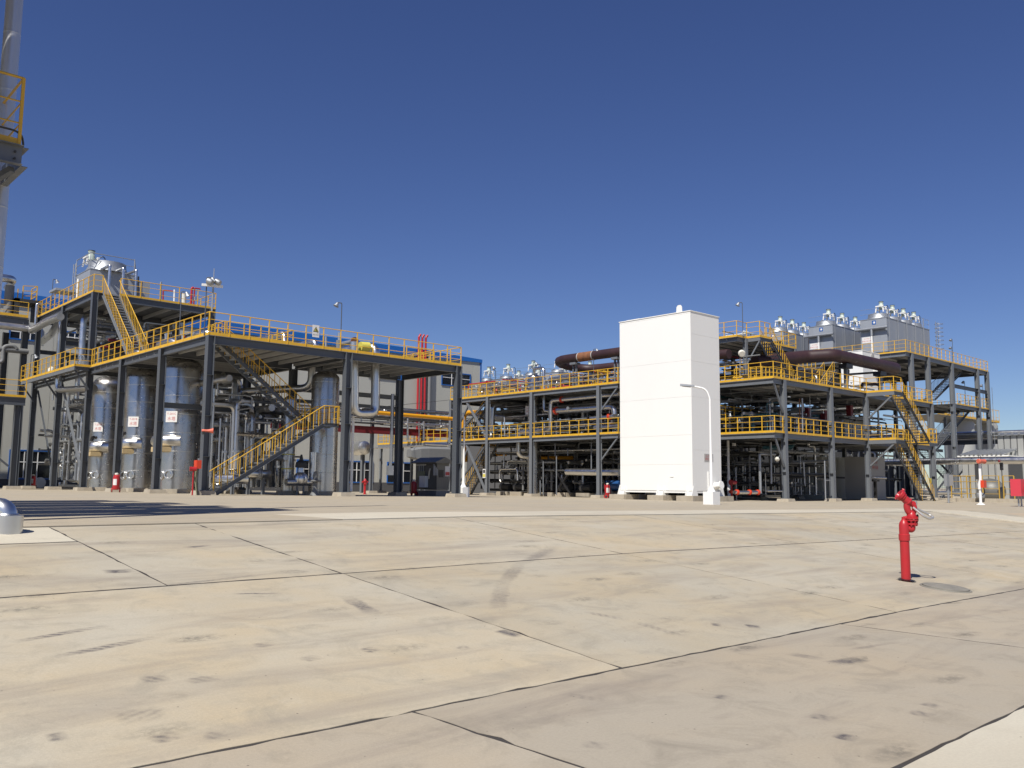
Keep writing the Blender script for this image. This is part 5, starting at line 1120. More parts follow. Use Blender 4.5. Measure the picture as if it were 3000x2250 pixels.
clutter('pipe_tangle', 'small pipes and valves on the second deck of the right structure', 54.8, 66.5, 35, 43, R2+.05, R2+2.2, 70, 43, rmax=.08, vert=.45, mats=('galv','maroon','pipeclad','mid','primer','yellow'))
clutter('pipe_tangle', 'instruments and valves on the topmost small level', 54.8, 60, 36, 41, R3+.05, R3+.9, 24, 44, rmax=.06, vert=.7, mats=('galv','wpost','motor','mid','boxw','galv'))
clutter('pipe_tangle', 'pipes below the tall rear structure on the right', 70, 79, 34.5, 39.5, R1+.2, R2+1.5, 40, 45, rmax=.1, mats=('dark','mid','galv','steel','dark','pipeclad'))
mbw = MB().box(56.0, 45.2, -1.0, 85.5, 45.4, 7.2).box(85.5, 45.2, -1.2, 97, 45.4, 4.8).box(97, 45.2, -1.2, 106, 45.4, 2.6); single('dark_backdrop', mbw, M['plinth'], 'added dark sheet blocking the sky behind the right structure', 'wall')  # added stepped sheet, darkens the gaps between decks and columns
lampmast('tall lamp mast on the topmost small level of the right structure', (55.0, oX(6, 960, 300, 55.0).y, R3), oX(6, 960, 92, 55.0).z-R3, LG, (-.6, .6))
q = oY(7, 325, 490, 34.9); t = thing('floodlight', 'round pale floodlight below the topmost small level', 'floodlight', q); MB().lathe(q, [(.1,-.2),(.24,-.05),(.26,.1),(.2,.18)], 14, axis=(-.6,-.6,-.4)).build('head', M['boxw'], t); MB().bar(q, q+Vector((.5,.3,.2)), .05, .05).build('arm', M['steel'], t)
q = oY(12, 1255, 910, 32.0); t = thing('floodlight', 'small cream floodlight on an arm beside the corner column of the right structure', 'floodlight', q); MB().lathe(q, [(.06,-.15),(.14,-.05),(.15,.08),(.1,.14)], 12, axis=(-.5,-.4,-.6)).build('head', M['boxw'], t); MB().bar(q, q+Vector((.75,.25,.25)), .04, .04).build('arm', M['steel'], t)
# second white tower, behind
TXX = 78.0; q0 = oX(7, 1265, 470, TXX)
t = thing('cold_box_tower', 'second smaller white tower half hidden behind the red-brown pipe', 'tower', (TXX, q0.y, gz(TXX, 35)))
ye = oX(7, 1095, 486, TXX).y; xe_ = oY(7, 1398, 500, q0.y).x
MB().box(TXX, q0.y, R2-.2, xe_, ye, q0.z).build('body', M['white'], t); MB().box(TXX-.03, q0.y-.03, q0.z, xe_+.03, ye+.03, q0.z+.06).build('roof_plate', M['white'], t)
p = oY(10, 1310, 712, q0.y); MB().lathe((p.x, q0.y, p.z), [(.3,0),(.3,.06),(.25,.07)], 16, axis=(0,-1,0)).build('cover_plate', M['signgrey'], t)
p = oY(7, 1365, 625, q0.y); MB().cyl((p.x, q0.y+.1, p.z), (p.x+.05, q0.y-.35, p.z), .42, n=18).build('white_nozzle', M['white'], t)
# ---------------------------------------------------------------- tall rear structure with the big coolers
T3, T2 = 12.85, 8.62
TX = (84.9, 88.7, 94.5, 101.4, 104.3); TY = 36.0
TS = thing('process_platform', 'tallest open grey steel structure carrying the big coolers at the right', 'steel structure', (84.9, TY, gz(84.9, TY)))
for x in TX: column(TS, x, TY, T3-.02, 'y', .40, .40, 'steel', foot=(x > 88), stiff=(T2-.8, 4.2))
for x in TX: column(TS, x, 45.0, T3-.4, 'y', .36, .36, 'dsteel', foot=False)
for x in TX[:2]: column(TS, x, 54.0, T3-.4, 'y', .36, .36, 'dsteel', foot=False)
zb = T3-.03-.2
for x0, x1 in zip(TX[:-1], TX[1:]): beam(TS, (x0+.2, TY, zb), (x1-.2, TY, zb), .38, .2, 'steel')
beam(TS, (83.7, TY, zb), (84.7, TY, zb), .36, .2, 'steel'); beam(TS, (83.8, TY, zb), (83.8, 56, zb), .36, .2, 'steel')
for x in TX[1:]: beam(TS, (x, TY+.2, zb), (x, 56, zb), .36, .2, 'dsteel')
deckplate(TS, 83.65, TY-.1, 104.5, 56, T3, 'x', 1.5, .2)
rail(TS, [(83.7, 56, T3), (83.7, TY-.08, T3), (104.5, TY-.08, T3), (104.5, 50, T3)], spacing=1.05, toe=.13)
deckplate(TS, 94.3, TY-.1, 104.5, 44, T2, 'x', 1.5, .2); beam(TS, (94.7, TY, T2-.2), (101.2, TY, T2-.2), .32, .18, 'steel'); beam(TS, (101.6, TY, T2-.2), (104.1, TY, T2-.2), .32, .18, 'steel')
beam(TS, (101.4, TY+.2, T2-.2), (101.4, 44, T2-.2), .32, .18, 'dsteel')
rail(TS, [(95.6, TY-.05, T2), (104.4, TY-.05, T2), (104.4, 44, T2)], spacing=1.0, toe=.13)
beam(TS, (94.7, TY, 10.5), (104.1, TY, 10.5), .36, .2, 'dsteel'); beam(TS, (94.7, 41, 4.2), (104.2, 41, 4.2), .3, .18, 'dsteel')
stair('zigzag stair flight to the top deck of the tallest structure', (99.6, 37.2, T3-.3), (92.0, 37.2, T2+.35), .95, 'zigzag stairs of the tallest structure', ymat='steel')
stair('zigzag stair flight below the middle deck, rising toward the far columns', (101.0, 37.2, T2-.2), (91.8, 37.2, 3.9), .95, 'zigzag stairs of the tallest structure', ymat='steel')
stair('zigzag stair flight falling from the half landing behind the big silver pipe', (92.2, 38.4, 3.9), (100.0, 38.4, .6), .95, 'zigzag stairs of the tallest structure', ymat='steel')
stair('lowest zigzag stair flight at the ground', (99.0, 37.2, 2.3), (92.5, 37.2, gz(92, 37)+.1), .95, 'zigzag stairs of the tallest structure', ymat='steel')
MB().box(90.6, 36.7, 3.8, 92.0, 39.0, 3.9).build('landing_plate', M['dsteel'], TS); MB().box(90.6, 36.7, T2+.2, 92.0, 38.0, T2+.3).build('landing_plate', M['dsteel'], TS)
# coolers in a row
def bigcooler(label, x0, x1, y0, y1, z0, z1, nf, body, down=False, R=1.0, mot=.95, sign=True):
    t = thing('air_cooler', label, 'cooler', ((x0+x1)/2, (y0+y1)/2, z0), 'big grey coolers on the top decks')
    MB().box(x0, y0, z0+.55, x1, y1, z1).build('casing', M['casing'], t)
    for x in (x0+.15, (x0+x1)/2, x1-.15):
        for y in (y0+.12, y1-.12): MB().box(x-.1, y-.1, z0, x+.1, y+.1, z0+.55).build('leg', M['steel'], t)
    k = max(2, round((x1-x0)/2.0))
    for i in range(k):
        MB().box(x0+(x1-x0)*i/k+.02, y0-.015, z0+.6, x0+(x1-x0)*(i+1)/k-.02, y0-.001, z1-.1).build('side_panel', M['casing'], t)
    MB().box(x0-.015, y0+.02, z0+.6, x0-.001, y1-.02, z1-1.05).build('end_panel', M['casing'], t); MB().box(x0-.015, y0+.02, z1-1.02, x0-.001, y1-.02, z1-.06).build('end_panel', M['casing'], t)
    MB().box(x0-.03, y0-.03, z1, x1+.03, y1+.03, z1+.07).build('top_frame', M['galv'], t)
    cy = (y0+y1)/2
    for i in range(nf):
        cx = lerp(x0+1.25, x1-1.25, i/max(1, nf-1)); coolertop(t, cx, cy, z1+.07, R, .55 if R > .9 else .4); fanmotor(t, cx+.1, cy-.25, z1+1.15, mot)
    hz = z1-1.0; c = M['galv']
    MB().tube([(x0-.35, y0-.25, hz), (x0-.35, y1+.35, hz)], .14, 12).build('header_pipe', c, t); MB().tube([(x0-.35, cy+.05, hz), (x0-.35, cy+.05, hz-.7)], .13, 12).build('header_drop', c, t); MB().tube([(x0-.35, cy+.05, hz-.65), (x0-.35, cy+.05, z0)], .09, 10).build('downpipe', M['wpost'], t)
    MB().bar((x0-.2, y0+.1, hz-.12), (x0-.2, y1-.1, hz-.12), .3, .12).build('header_bracket', M['steel'], t)
    if sign:
        p = MB().box(x0-.03, cy+.25, z1-2.35, x0-.016, y1-.15, z1-1.75).build('name_plate', M['sign'], t)
        text(body[0], .17, 'signred', p, (x0-.032, (cy+.25+y1-.15)/2, z1-1.92), (-1,0,0)); text(body[1], .16, 'signred', p, (x0-.032, (cy+.25+y1-.15)/2, z1-2.17), (-1,0,0))
        p = MB().box(x0-.03, cy-.28, z1-.55, x0-.016, cy+.12, z1-.15).build('maker_badge', M['bluef'], t); MB().lathe((x0-.03, cy-.1, z1-.36), [(.11,0),(.1,.004)], 16, axis=(-1,0,0)).build('badge_mark', M['sign'], p)
    for i in range(k):
        x = x0+(x1-x0)*(i+.15)/k; MB().tube([(x, y0-.12, z0), (x, y0-.12, z1+1.0)], .04, 6).build('cable_pipe', M['galv'], t)
    mb = MB(); zr = z1+.07
    for f_ in (.5, 1.0): mb.tube([(x0+.05, y1, zr+f_), (x0+.05, y0, zr+f_), (x1-.05, y0, zr+f_), (x1-.05, y1, zr+f_)], .014, 5)
    for i in range(7): mb.cyl((lerp(x0+.05, x1-.05, i/6), y0, zr), (lerp(x0+.05, x1-.05, i/6), y0, zr+1.0), .016, n=5)
    mb.build('top_rail', M['galv'], t)
    if down:
        for i in range(3):
            x = x1-2.6+i*1.2; MB().tube([(x, y0-.3, z0), (x, y0-.3, z1-.1), (x+.6, y0-.3-2.2, z1-.1+.05)], .10, 8, .2).build('brown_pipe', M['primer'], t)
    return t
C1 = 16.82
bigcooler('big grey cooler with four fans on the corner of the tallest structure', 86.0, 96.2, 38.7, 41.4, T3, C1, 4, ('E-1101A', '蒸发式冷却器'))
bigcooler('big grey cooler between the corner one and the third, three fans showing', 86.0, 94.5, 44.4, 47.1, T3, C1, 3, ('E-1101B', '蒸发式冷却器'), True)
bigcooler('big grey cooler farthest from the corner, partly hidden by the small top level', 86.0, 93.6, 50.1, 52.8, T3, C1, 3, ('E-1101C', '蒸发式冷却器'), True)
t = thing('cage_ladder', 'pale caged ladder at the far end of the corner cooler', 'ladder', (98.0, 38.6, T3))
mb = MB()
for s_ in (-.3, .3): mb.cyl((98+s_, 38.6, T3), (98+s_, 38.6, C1+1.1), .035, n=6)
for k in range(17): mb.bar((97.7, 38.6, T3+.3*(k+.5)), (98.3, 38.6, T3+.3*(k+.5)), .03, .03)
for k in range(7): mb.tube([(98+.42*math.cos(a)+.5, 38.6+.42*math.sin(a), T3+2.2+k*.45) for a in [i*math.pi/5 for i in range(11)]], .025, 5)
mb.build('ladder', M['galv'], t)
rows = [('rear', 74.5, 57.2, 3.0, 2), ('rear', 74.5, 61.6, 3.0, 2), ('rear', 74.5, 66.0, 3.0, 1), ('rear', 74.5, 70.6, 3.0, 1)]
BS = thing('process_platform', 'far structure with a row of small looking coolers behind the upper deck', 'steel structure', (76, 60, gz(76, 60)))
zb_c = 9.7
for y in (54, 60, 66, 73): 
    for x in (74, 82): column(BS, x, y, zb_c-.1, 'y', .36, .36, 'dsteel', foot=False)
deckplate(BS, 73.5, 48, 84, 84, zb_c, 'x', 3.0, .2)
rl = ('nearest the red-brown loop', 'second from the red-brown loop', 'third from the red-brown loop', 'farthest, next to the cream building')
for i, y in enumerate([oX(0, px_, 1098, 74.6).y-1.4 for px_ in (1612, 1535, 1462, 1405)]): bigcooler('far grey cooler with green motors, %s' % rl[i], 74.6, 82.5, y, y+2.75, zb_c, zb_c+3.6, 2, ('E-1102%s' % 'ABCD'[i], '蒸发式冷却器'), R=.75, mot=1.05)
# behind the tallest structure: tanks, dark mass, rear platform
for i, (a0, b0, a1, b1, lb) in enumerate(((1075, 790, 1195, 1060, 'nearest the zigzag stair'), (1310, 815, 1400, 1060, 'near the last column'))):
    q0 = oY(8, a0, b0, 52); q1 = oY(8, a1, b1, 52); r = (q1.x-q0.x)*.42
    t = thing('storage_tank', 'pale clad storage tank standing far behind the zigzag stairs, %s' % lb, 'tank', ((q0.x+q1.x)/2, 52, gz(90, 52)), 'pale tanks behind the zigzag stairs')
    MB().lathe(((q0.x+q1.x)/2, 52, gz(90, 52)), [(r, 0), (r, q0.z+.9), (r*.85, q0.z+1.5), (r*.3, q0.z+1.8)], 28).build('shell', M['corr'], t)
q0 = oY(8, 1140, 760, 50); q1 = oY(8, 1432, 800, 50)
RP = thing('tank_platform', 'distant yellow railed platform over the pale tanks', 'walkway', (q0.x, 50, q1.z)); deckplate(RP, q0.x-9, 49.5, q1.x, 56, q1.z, None, 0); rail(RP, [(q0.x-9, 49.5, q1.z), (q1.x, 49.5, q1.z), (q1.x, 56, q1.z)], 1.9, .3, spacing=1.3)
for x in (q0.x-4, q1.x-1.5): column(RP, x, 50.5, q1.z-.1, 'y', .3, .3, 'steel', foot=False)
for i, b in enumerate((902, 925, 945)):
    X_ = 107.0+i; q = oX(8, 960, b, X_); q2 = oX(8, 1440, b-10, X_); pipe('long silver rack pipe behind the last columns, %s' % ('top', 'middle', 'lowest')[i], [(X_, q.y+8, q.z), (X_, q2.y-10, q.z)], (.34, .2, .2)[i], 'clad', n=12, group='rack pipes behind the last columns')
q = oX(8, 1000, 965, 108.0); single('rack_beam', MB().hsec((108, q.y+8, q.z), (108, q.y-24, q.z), .45, .2, .016), M['dsteel'], 'dark rack beam under the long silver rack pipes', 'beam')
clutter('pipe_tangle', 'yellow valves and piping between the pale tanks', 92, 112, 46.5, 50, -.5, 7, 46, 51, mats=('yellow','galv','mid','rust','yellow','pipeclad'))
clutter('pipe_tangle', 'pipes on the ground below the tallest structure', 84, 93, 37.5, 44, -.8, 7, 60, 52, mats=('dark','mid','galv','dark','pipeclad','steel'))
for i, (a, b0, b1) in enumerate(((1085, 290, 122), (1078, 280, 185))): q = oY(8, a, b0, 40+i); lampmast('lamp mast on the far part of the top deck, %s' % ('taller' if i == 0 else 'shorter'), (q.x, 40+i, T3), oY(8, a, b1, 40+i).z-T3, LG, (-1, .2))
for i, (a, b0, b1) in enumerate(((1182, 560, 462), (1330, 620, 490))): q = oY(8, a, b0, 38); lampmast('lamp mast on the middle deck of the tallest structure, %s' % ('by the stair' if i == 0 else 'by the last columns'), (q.x, 38, T2), oY(8, a, b1, 38).z-T2, LG, (-1, .2))
# ---------------------------------------------------------------- right edge: shed, fat pipe, yellow fence, posts
XS, XA = 99.0, 95.0
yf = oX(8, 1442, 900, XS).y; zt = oX(8, 1442, 905, XS).z; yn = 12.0
sh = thing('corrugated_shed', 'tall grey corrugated sheet shed with ribbed wall at the right edge', 'shed', (XS, yf, gz(XS, yf)))
def ribwall(t, X, y0, y1, z0, z1, pitch, gap):
    me = MB().box(0, gap/2, 0, .06, pitch-gap/2, z1-z0).mesh('wall_sheet', M['corr'])
    k = int((y1-y0)/pitch)
    for i in range(k): inst('wall_sheet', me, t, (X-.06, y1-(i+1)*pitch, z0))
MB().box(XS, yn, gz(XS, yn), XS+14, yf, zt).build('body', M['plinth'], sh); ribwall(sh, XS, yn, yf, gz(XS, yn), zt, .62, .10)
MB().box(XS-.3, yn, zt, XS+14, yf+.3, zt+.1).build('roof', M['galv'], sh)
me = MB().cyl((-.35, 0, .12), (10, 0, .5), .13, n=6).mesh('roof_rib', M['galv'])
for k in range(34): inst('roof_rib', me, sh, (XS, yf-.3-k*.62, zt+.05))
ya = oX(8, 1158, 1140, XA).y; yb = oX(8, 1530, 1050, XA).y; za = oX(8, 1300, 1075, XA).z
sh2 = thing('corrugated_annex', 'lower grey ribbed annex with shiny roof edge before the shed', 'shed', (XA, ya, gz(XA, ya)))
MB().box(XA, yb, gz(XA, ya), XS-.1, ya, za).build('body', M['plinth'], sh2); ribwall(sh2, XA, yb, ya, gz(XA, ya), za, .62, .09)
MB().box(XA-.5, yb-.2, za, XS-.1, ya+.3, za+.14).build('roof', M['white'], sh2)
me = MB().cyl((-.55, 0, .1), (3.8, 0, .75), .11, n=6).mesh('roof_rib', M['galv'])
for k in range(int((ya-yb)/.42)): inst('roof_rib', me, sh2, (XA, ya-.1-k*.42, za+.1))
PX_ = 84.0
p0 = oX(11, 150, 957, PX_); p1 = oX(11, 1640, 947, PX_)
pipe('fat silver pipe running level in front of the shed toward the right edge', [(PX_, p0.y+3, p0.z), (PX_, p1.y-8, p1.z)], .30, 'clad', n=24, bands=1.6)
pipe('vertical silver pipe with elbow beside the last column of the right structure', [oY(11, 215, 1000, 33.0), oY(11, 215, 1370, 33.0), oY(11, 330, 1390, 33.0)], .17, 'clad', n=14, bands=.8, bend=.35); pipe('thin silver pipe next to it behind the last column', [oY(11, 268, 1000, 33.2), oY(11, 275, 1390, 33.2)], .06, 'galv')
pipe('long low silver pipe on stone blocks behind the yellow fence', [oY(11, 250, 1390, 33.0), oY(11, 840, 1395, 33.0)], .17, 'clad', n=12, bands=1.5)
q = oY(11, 360, 1225, 32.0); single('notice_sign', MB().box(q.x-.22, 31.99, q.z-.22, q.x+.22, 32.01, q.z+.22), M['signyel'], 'small yellow notice on the foot of the last column', 'sign')
# bund wall with yellow fence
FX = 74.5
y0f = oX(11, 660, 1500, FX).y; y1f = oX(11, 1325, 1520, FX).y
fz = gz(FX, 27)+.3
single('bund_wall', MB().box(FX-.25, y1f-5, gz(FX, 27)-.05, FX+.1, y0f+.4, fz), M['foot'], 'low concrete bund wall under the yellow fence', 'wall')
ft = thing('safety_fence', 'dull yellow pipe fence on the low bund wall at the right', 'fence', (FX, y0f, fz))
RK = dict(h=1.75, toe=0, mids=(.35, .75, 1.3), r=.026, w=.07, mat='dyellow')
rail(ft, [(FX, y0f, fz), (FX, y1f, fz)], spacing=1.25, **RK); rail(ft, [(FX, y0f, fz), (FX+4, y0f, fz)], spacing=2, **RK)
ft2 = thing('safety_fence', 'short second piece of yellow pipe fence beside the big red box', 'fence', (FX, y1f-.3, fz)); y2f = oX(11, 1385, 1500, FX).y; y3f = oX(11, 1535, 1500, FX).y
rail(ft2, [(FX, y2f, fz), (FX, y3f, fz)], spacing=1.2, **RK)
q = oX(11, 1200, 1370, 78.0)
t = thing('lagged_bundle', 'grey wrapped hump of lagged equipment behind the yellow fence', 'equipment', (q.x, q.y, fz-.2)); MB().lathe((q.x, q.y+.9, q.z), [(.5,0),(.95,.2),(1.05,.9),(.9,1.5),(.45,1.9)], 18, axis=(0,-1,0)).build('body', M['cab'], t)
q = oX(11, 1050, 1420, 74.0); single('drain_pot', MB().lathe((q.x, q.y, q.z-.35), [(.1,0),(.32,.15),(.35,.4),(.3,.5)], 16), M['galv'], 'small rounded grey pot behind the white and red post', 'pot')
q = oG(11, 1060, 1560); q.z = gz(q.x, q.y)
z1_ = None
t = thing('alarm_pillar', 'white pillar with faded red horn on top and red box halfway', 'alarm post', q)
dd = lambda a_, b_: oY(11, a_, b_, q.y)
zt_ = dd(1015, 985).z; zm = dd(1035, 1270).z
MB().lathe(q, [(.28,0),(.26,.04),(.10,.12),(.085,.2),(.085, zm-q.z-.3)], 14).build('base', M['wpost'], t); MB().cyl((q.x, q.y, zm-.35), (q.x, q.y, zt_), .14, n=14).build('pillar', M['wpost'], t); MB().box(q.x-.30, q.y-.02, zm+.3, q.x-.12, q.y+.16, zt_-.02).build('dark_duct', M['dark'], t)
c = dd(1035, 1270); MB().box(q.x-.24, q.y-.34, c.z-.24, q.x+.22, q.y-.13, c.z+.24).build('red_box', M['redorange'], t)
c = dd(1010, 955); MB().lathe((q.x-.38, q.y-.1, c.z), [(.13,0),(.16,.04),(.15,.3),(.12,.5),(.16,.7)], 16, axis=(1,-.2,0)).build('horn', M['horn'], t)
MB().tube([(q.x+.2, q.y, c.z-.2), (q.x+.45, q.y, c.z+.35), (q.x+.1, q.y, c.z+.45), (q.x+.0, q.y, c.z+.2)], .02, 6, .2).build('cable', M['black'], t); MB().tube([(q.x+.1, q.y-.2, zm-.25), (q.x+.25, q.y-.2, zm-.6), (q.x-.05, q.y-.15, zm-.75)], .035, 6, .15).build('cable', M['dark'], t)
q = oG(11, 610, 1535); q.z = gz(q.x, q.y)
t = thing('control_station', 'grey control box on a thin post left of the yellow fence', 'panel', q); cz = oY(11, 590, 1235, q.y).z
MB().cyl(q, (q.x, q.y, cz-.2), .06, n=8).build('post', M['galv'], t); MB().cyl((q.x+.25, q.y, q.z), (q.x+.25, q.y, cz-.2), .02, n=6).build('conduit', M['galv'], t); MB().box(q.x-.3, q.y-.1, cz-.35, q.x+.1, q.y+.12, cz+.55).build('box', M['galv'], t); MB().box(q.x+.12, q.y-.08, cz-.3, q.x+.85, q.y+.1, cz+.5).build('box', M['signgrey'], t)
q = oG(11, 1600, 1585); q.z = gz(q.x, q.y); c = oY(11, 1580, 1320, q.y)
t = thing('hose_box', 'big faded red box with round drum on a frame at the right edge', 'hose box', q)
MB().box(c.x-.45, q.y-.3, c.z-.52, c.x+.75, q.y+.3, c.z+.52).build('box', M['pink'], t); MB().lathe((c.x+.45, q.y-.29, c.z-.02), [(.33,0),(.36,.05),(.36,.3),(.3,.36)], 18, axis=(.1,-1,0)).build('drum', M['horn'], t)
for dx in (-.15, .35): MB().cyl((q.x+dx, q.y, q.z), (q.x+dx, q.y, c.z-.5), .05, n=8).build('leg', M['galv'], t)
q = oY(11, 1345, 990, 25.5); t = thing('detector_post', 'thin black post with cross shaped detector before the shed', 'detector', (q.x, 25.5, gz(q.x, 25.5))); MB().cyl((q.x, 25.5, gz(q.x, 25.5)), (q.x, 25.5, q.z), .03, n=6).build('post', M['dark'], t); MB().bar((q.x-.3, 25.5, q.z), (q.x+.3, 25.5, q.z), .1, .12).build('crossbar', M['black'], t); MB().box(q.x-.08, 25.4, q.z-.5, q.x+.1, 25.6, q.z+.1).build('head', M['black'], t); MB().lathe((q.x-.45, 25.5, q.z+.12), [(.08,0),(.1,.1),(.05,.2)], 10).build('beacon', M['maroon'], t)
# ---------------------------------------------------------------- street lamps and camera pole
def streetlamp(label, q, ztop, arm, head, hd):
    z = gz(q.x, q.y); t = thing('street_lamp', label, 'street lamp', (q.x, q.y, z), 'white street lamps')
    MB().box(q.x-.28, q.y-.28, z-.02, q.x+.28, q.y+.28, z+.62).build('plinth', M['wpost'], t)
    d = Vector((hd[0], hd[1], 0)).normalized(); b = Vector((q.x, q.y, z+.62)); T = Vector((q.x, q.y, ztop))
    MB().lathe(b, [(.2,0),(.12,.16),(.085,.3),(.06, (ztop-z-.62)*.5),(.055, ztop-z-.62-arm*.8)], 14).build('pole', M['wpost'], t)
    p = T-Vector((0,0,arm*.8)); MB().tube([p-Vector((0,0,.2)), p, p+Vector((0,0,arm*.62))+d*arm*.2, T+d*arm], .045, 10, arm*.7).build('arm', M['wpost'], t)
    if head:
        e = T+d*arm; f_ = d*.98+Vector((0,0,.12)); MB().bar(e-d*.08, e+f_*.6, .26, .09).build('lamp_head', M['galv'], t); MB().bar(e+f_*.1+Vector((0,0,-.055)), e+f_*.5+Vector((0,0,-.055)), .2, .02).build('lamp_glass', M['signgrey'], t)
    return t
q = Vector((34.3, 23.85, 0)); zz_ = gz(34.3, 23.85)
dq = oG(6, 727, 1605); streetlamp('white street lamp with curved arm standing before the white tower', dq, oX(6, 665, 720, dq.x).z, .8, True, (-.55, .84))
q = oX(14, 1755, 1490, 35.6); streetlamp('white street lamp with curved arm beside the front right column', q, oX(14, 1725, 240, 35.6).z, .9, False, (-.5, .87))
q = oG(12, 475, 1580); zt_ = oY(12, 475, 565, q.y).z
t = thing('camera_pole', 'thin white pole with black camera and cable ladder right of the white tower', 'pole', (q.x, q.y, gz(q.x, q.y)))
z = gz(q.x, q.y); MB().cyl((q.x, q.y, z), (q.x, q.y, lerp(z, zt_, .4)), .12, n=12).build('pole', M['wpost'], t); MB().cyl((q.x, q.y, lerp(z, zt_, .4)), (q.x, q.y, zt_), .095, n=12).build('pole', M['wpost'], t)
MB().bar((q.x, q.y, zt_-.15), (q.x+.45, q.y-.2, zt_-.1), .08, .08).build('arm', M['wpost'], t); MB().lathe((q.x+.42, q.y-.2, zt_-.35), [(.06,0),(.11,.05),(.11,.3),(.06,.36)], 10).build('camera', M['black'], t); MB().box(q.x+.4, q.y-.3, zt_-.62, q.x+.6, q.y-.1, zt_-.4).build('camera_box', M['wpost'], t)
mb = MB()
for s_ in (.3, .52): mb.cyl((q.x+s_, q.y-.1, z+1.6), (q.x+s_, q.y-.1, zt_-.6), .02, n=6)
for k in range(6): mb.bar((q.x+.3, q.y-.1, z+1.9+k*.6), (q.x+.52, q.y-.1, z+1.9+k*.6), .02, .02)
mb.build('cable_ladder', M['dark'], t)
q2 = oG(12, 520, 1590); z = gz(q2.x, q2.y); zc = oY(12, 515, 1290, q2.y).z
t = thing('alarm_post', 'red alarm post with flared hood at the foot of the white camera pole', 'alarm post', (q2.x, q2.y, z)); MB().cyl((q2.x, q2.y, z), (q2.x, q2.y, zc), .05, n=10).build('pole', M['red'], t); MB().lathe((q2.x-.25, q2.y-.1, zc), [(.2,0),(.18,.02),(.12,.3),(.15,.5)], 16, axis=(.9,-.1,0)).build('hood', M['red'], t); MB().cyl((q2.x-.18, q2.y, lerp(z, zc, .5)), (q2.x+.05, q2.y, lerp(z, zc, .5)), .12, n=12).build('red_valve', M['redorange'], t)
q3 = oG(12, 595, 1590); pipe('slim grey post right of the red alarm post', [q3, (q3.x, q3.y, oY(12, 585, 1050, q3.y).z)], .035, 'galv', 'post', 'slim_post')
# ---------------------------------------------------------------- cream building at the back
BYD = 83.0
bd = thing('plant_hall', 'long cream panelled hall with bright blue roof edge and blue framed windows', 'building', (30, BYD, gz(30, BYD)))
bx0, bx1 = -12.0, 70.9
zg_ = -1.0; zr0 = 15.35
MB().box(bx0, BYD+.06, zg_-.3, bx1-.05, BYD+38, 15.0).build('core', M['wall'], bd)
pw = 3.4; k = int((bx1-bx0)/pw)+1
WINS = [(57.3, 60.5, .1, 2.25), (64.8, 69.1, 11.8, 13.25), (19.3, 22.4, .15, 2.4), (18.6, 20.9, 11.9, 12.9), (22.6, 24.2, 11.9, 12.9), (52.2, 55.2, .1, 2.25), (46.0, 50.0, .1, 2.25), (54.5, 58.8, 11.8, 13.25), (29, 32, .1, 2.3), (36, 40, 11.8, 13.2)]
for i in range(k):
    x0 = bx0+i*pw; x1 = min(bx1, x0+pw)
    if x1-x0 < .2: continue
    segs = [(0.06, zr0-.75)]
    MB().box(x0+.012, BYD, .06, x1-.012, BYD+.055, zr0-.7).build('wall_panel', M['wall'], bd)
MB().box(bx0, BYD-.03, zg_-.3, bx1, BYD+.055, .05).build('plinth', M['plinth'], bd)
mb = MB()
mb.rings([[(bx0, BYD-.12, zr0-.68), (bx0, BYD+.3, zr0-.68), (bx0, BYD+.3, 15.95), (bx0, BYD-.12, 15.95)], [(62, BYD-.12, zr0-.55), (62, BYD+.3, zr0-.55), (62, BYD+.3, 15.6), (62, BYD-.12, 15.6)], [(bx1+.1, BYD-.12, 14.98), (bx1+.1, BYD+.3, 14.98), (bx1+.1, BYD+.3, 15.38), (bx1+.1, BYD-.12, 15.38)]], smooth=False)
mb.build('roof_edge', M['blue'], bd)
MB().box(bx1-.15, BYD-.06, zg_, bx1+.06, BYD+.25, 15.0).build('corner_trim', M['bluef'], bd)
MB().box(bx0, BYD+.3, 15.0, bx1, BYD+38, 15.25).build('roof', M['blue'], bd)
for (x0, x1, z0, z1) in WINS:
    w_ = MB()
    for a in ((x0-.12, z0-.12, x1+.12, z0), (x0-.12, z1, x1+.12, z1+.12), (x0-.12, z0, x0, z1), (x1, z0, x1+.12, z1)): w_.box(a[0], BYD-.09, a[1], a[2], BYD+.02, a[3])
    w_ = w_.build('window', M['bluef'], bd)
    nm = 3; mb = MB()
    for j in range(1, nm): mb.box(lerp(x0, x1, j/nm)-.035, BYD-.07, z0, lerp(x0, x1, j/nm)+.035, BYD-.02, z1)
    mb.box(x0, BYD-.065, lerp(z0, z1, .6)-.035, x1, BYD-.025, lerp(z0, z1, .6)+.035); mb.build('white_sash', M['wpost'], w_)
    for j in range(nm):
        for zz0, zz1 in ((z0, lerp(z0, z1, .6)), (lerp(z0, z1, .6), z1)): MB().box(lerp(x0, x1, j/nm)+.035, BYD-.015, zz0+.03, lerp(x0, x1, (j+1)/nm)-.035, BYD-.002, zz1-.03).build('pane', M['glass'], w_)
for i, x in enumerate((61.0, 61.5, 62.0)): pipe('red riser pipe on the cream hall wall, %s' % ('first', 'middle', 'third')[i], [(x, BYD-.35, 4.8), (x, BYD-.35, 17.0), (x+.25, BYD-.35, 17.35)], .13, 'red', n=10, group='red risers on the hall wall', bend=.2)
pipe('grey downpipe beside the red risers', [(62.7, BYD-.3, 4.0), (62.7, BYD-.3, 15.2)], .22, 'mid')
q = oY(3, 368, 1150, 81.5); t = thing('wall_vent', 'round pale vent low on the hall wall behind the tall structure', 'vent', q); MB().lathe(q, [(.45,0),(.45,.1),(.38,.12)], 18, axis=(0,-1,0)).build('cover', M['boxw'], t)
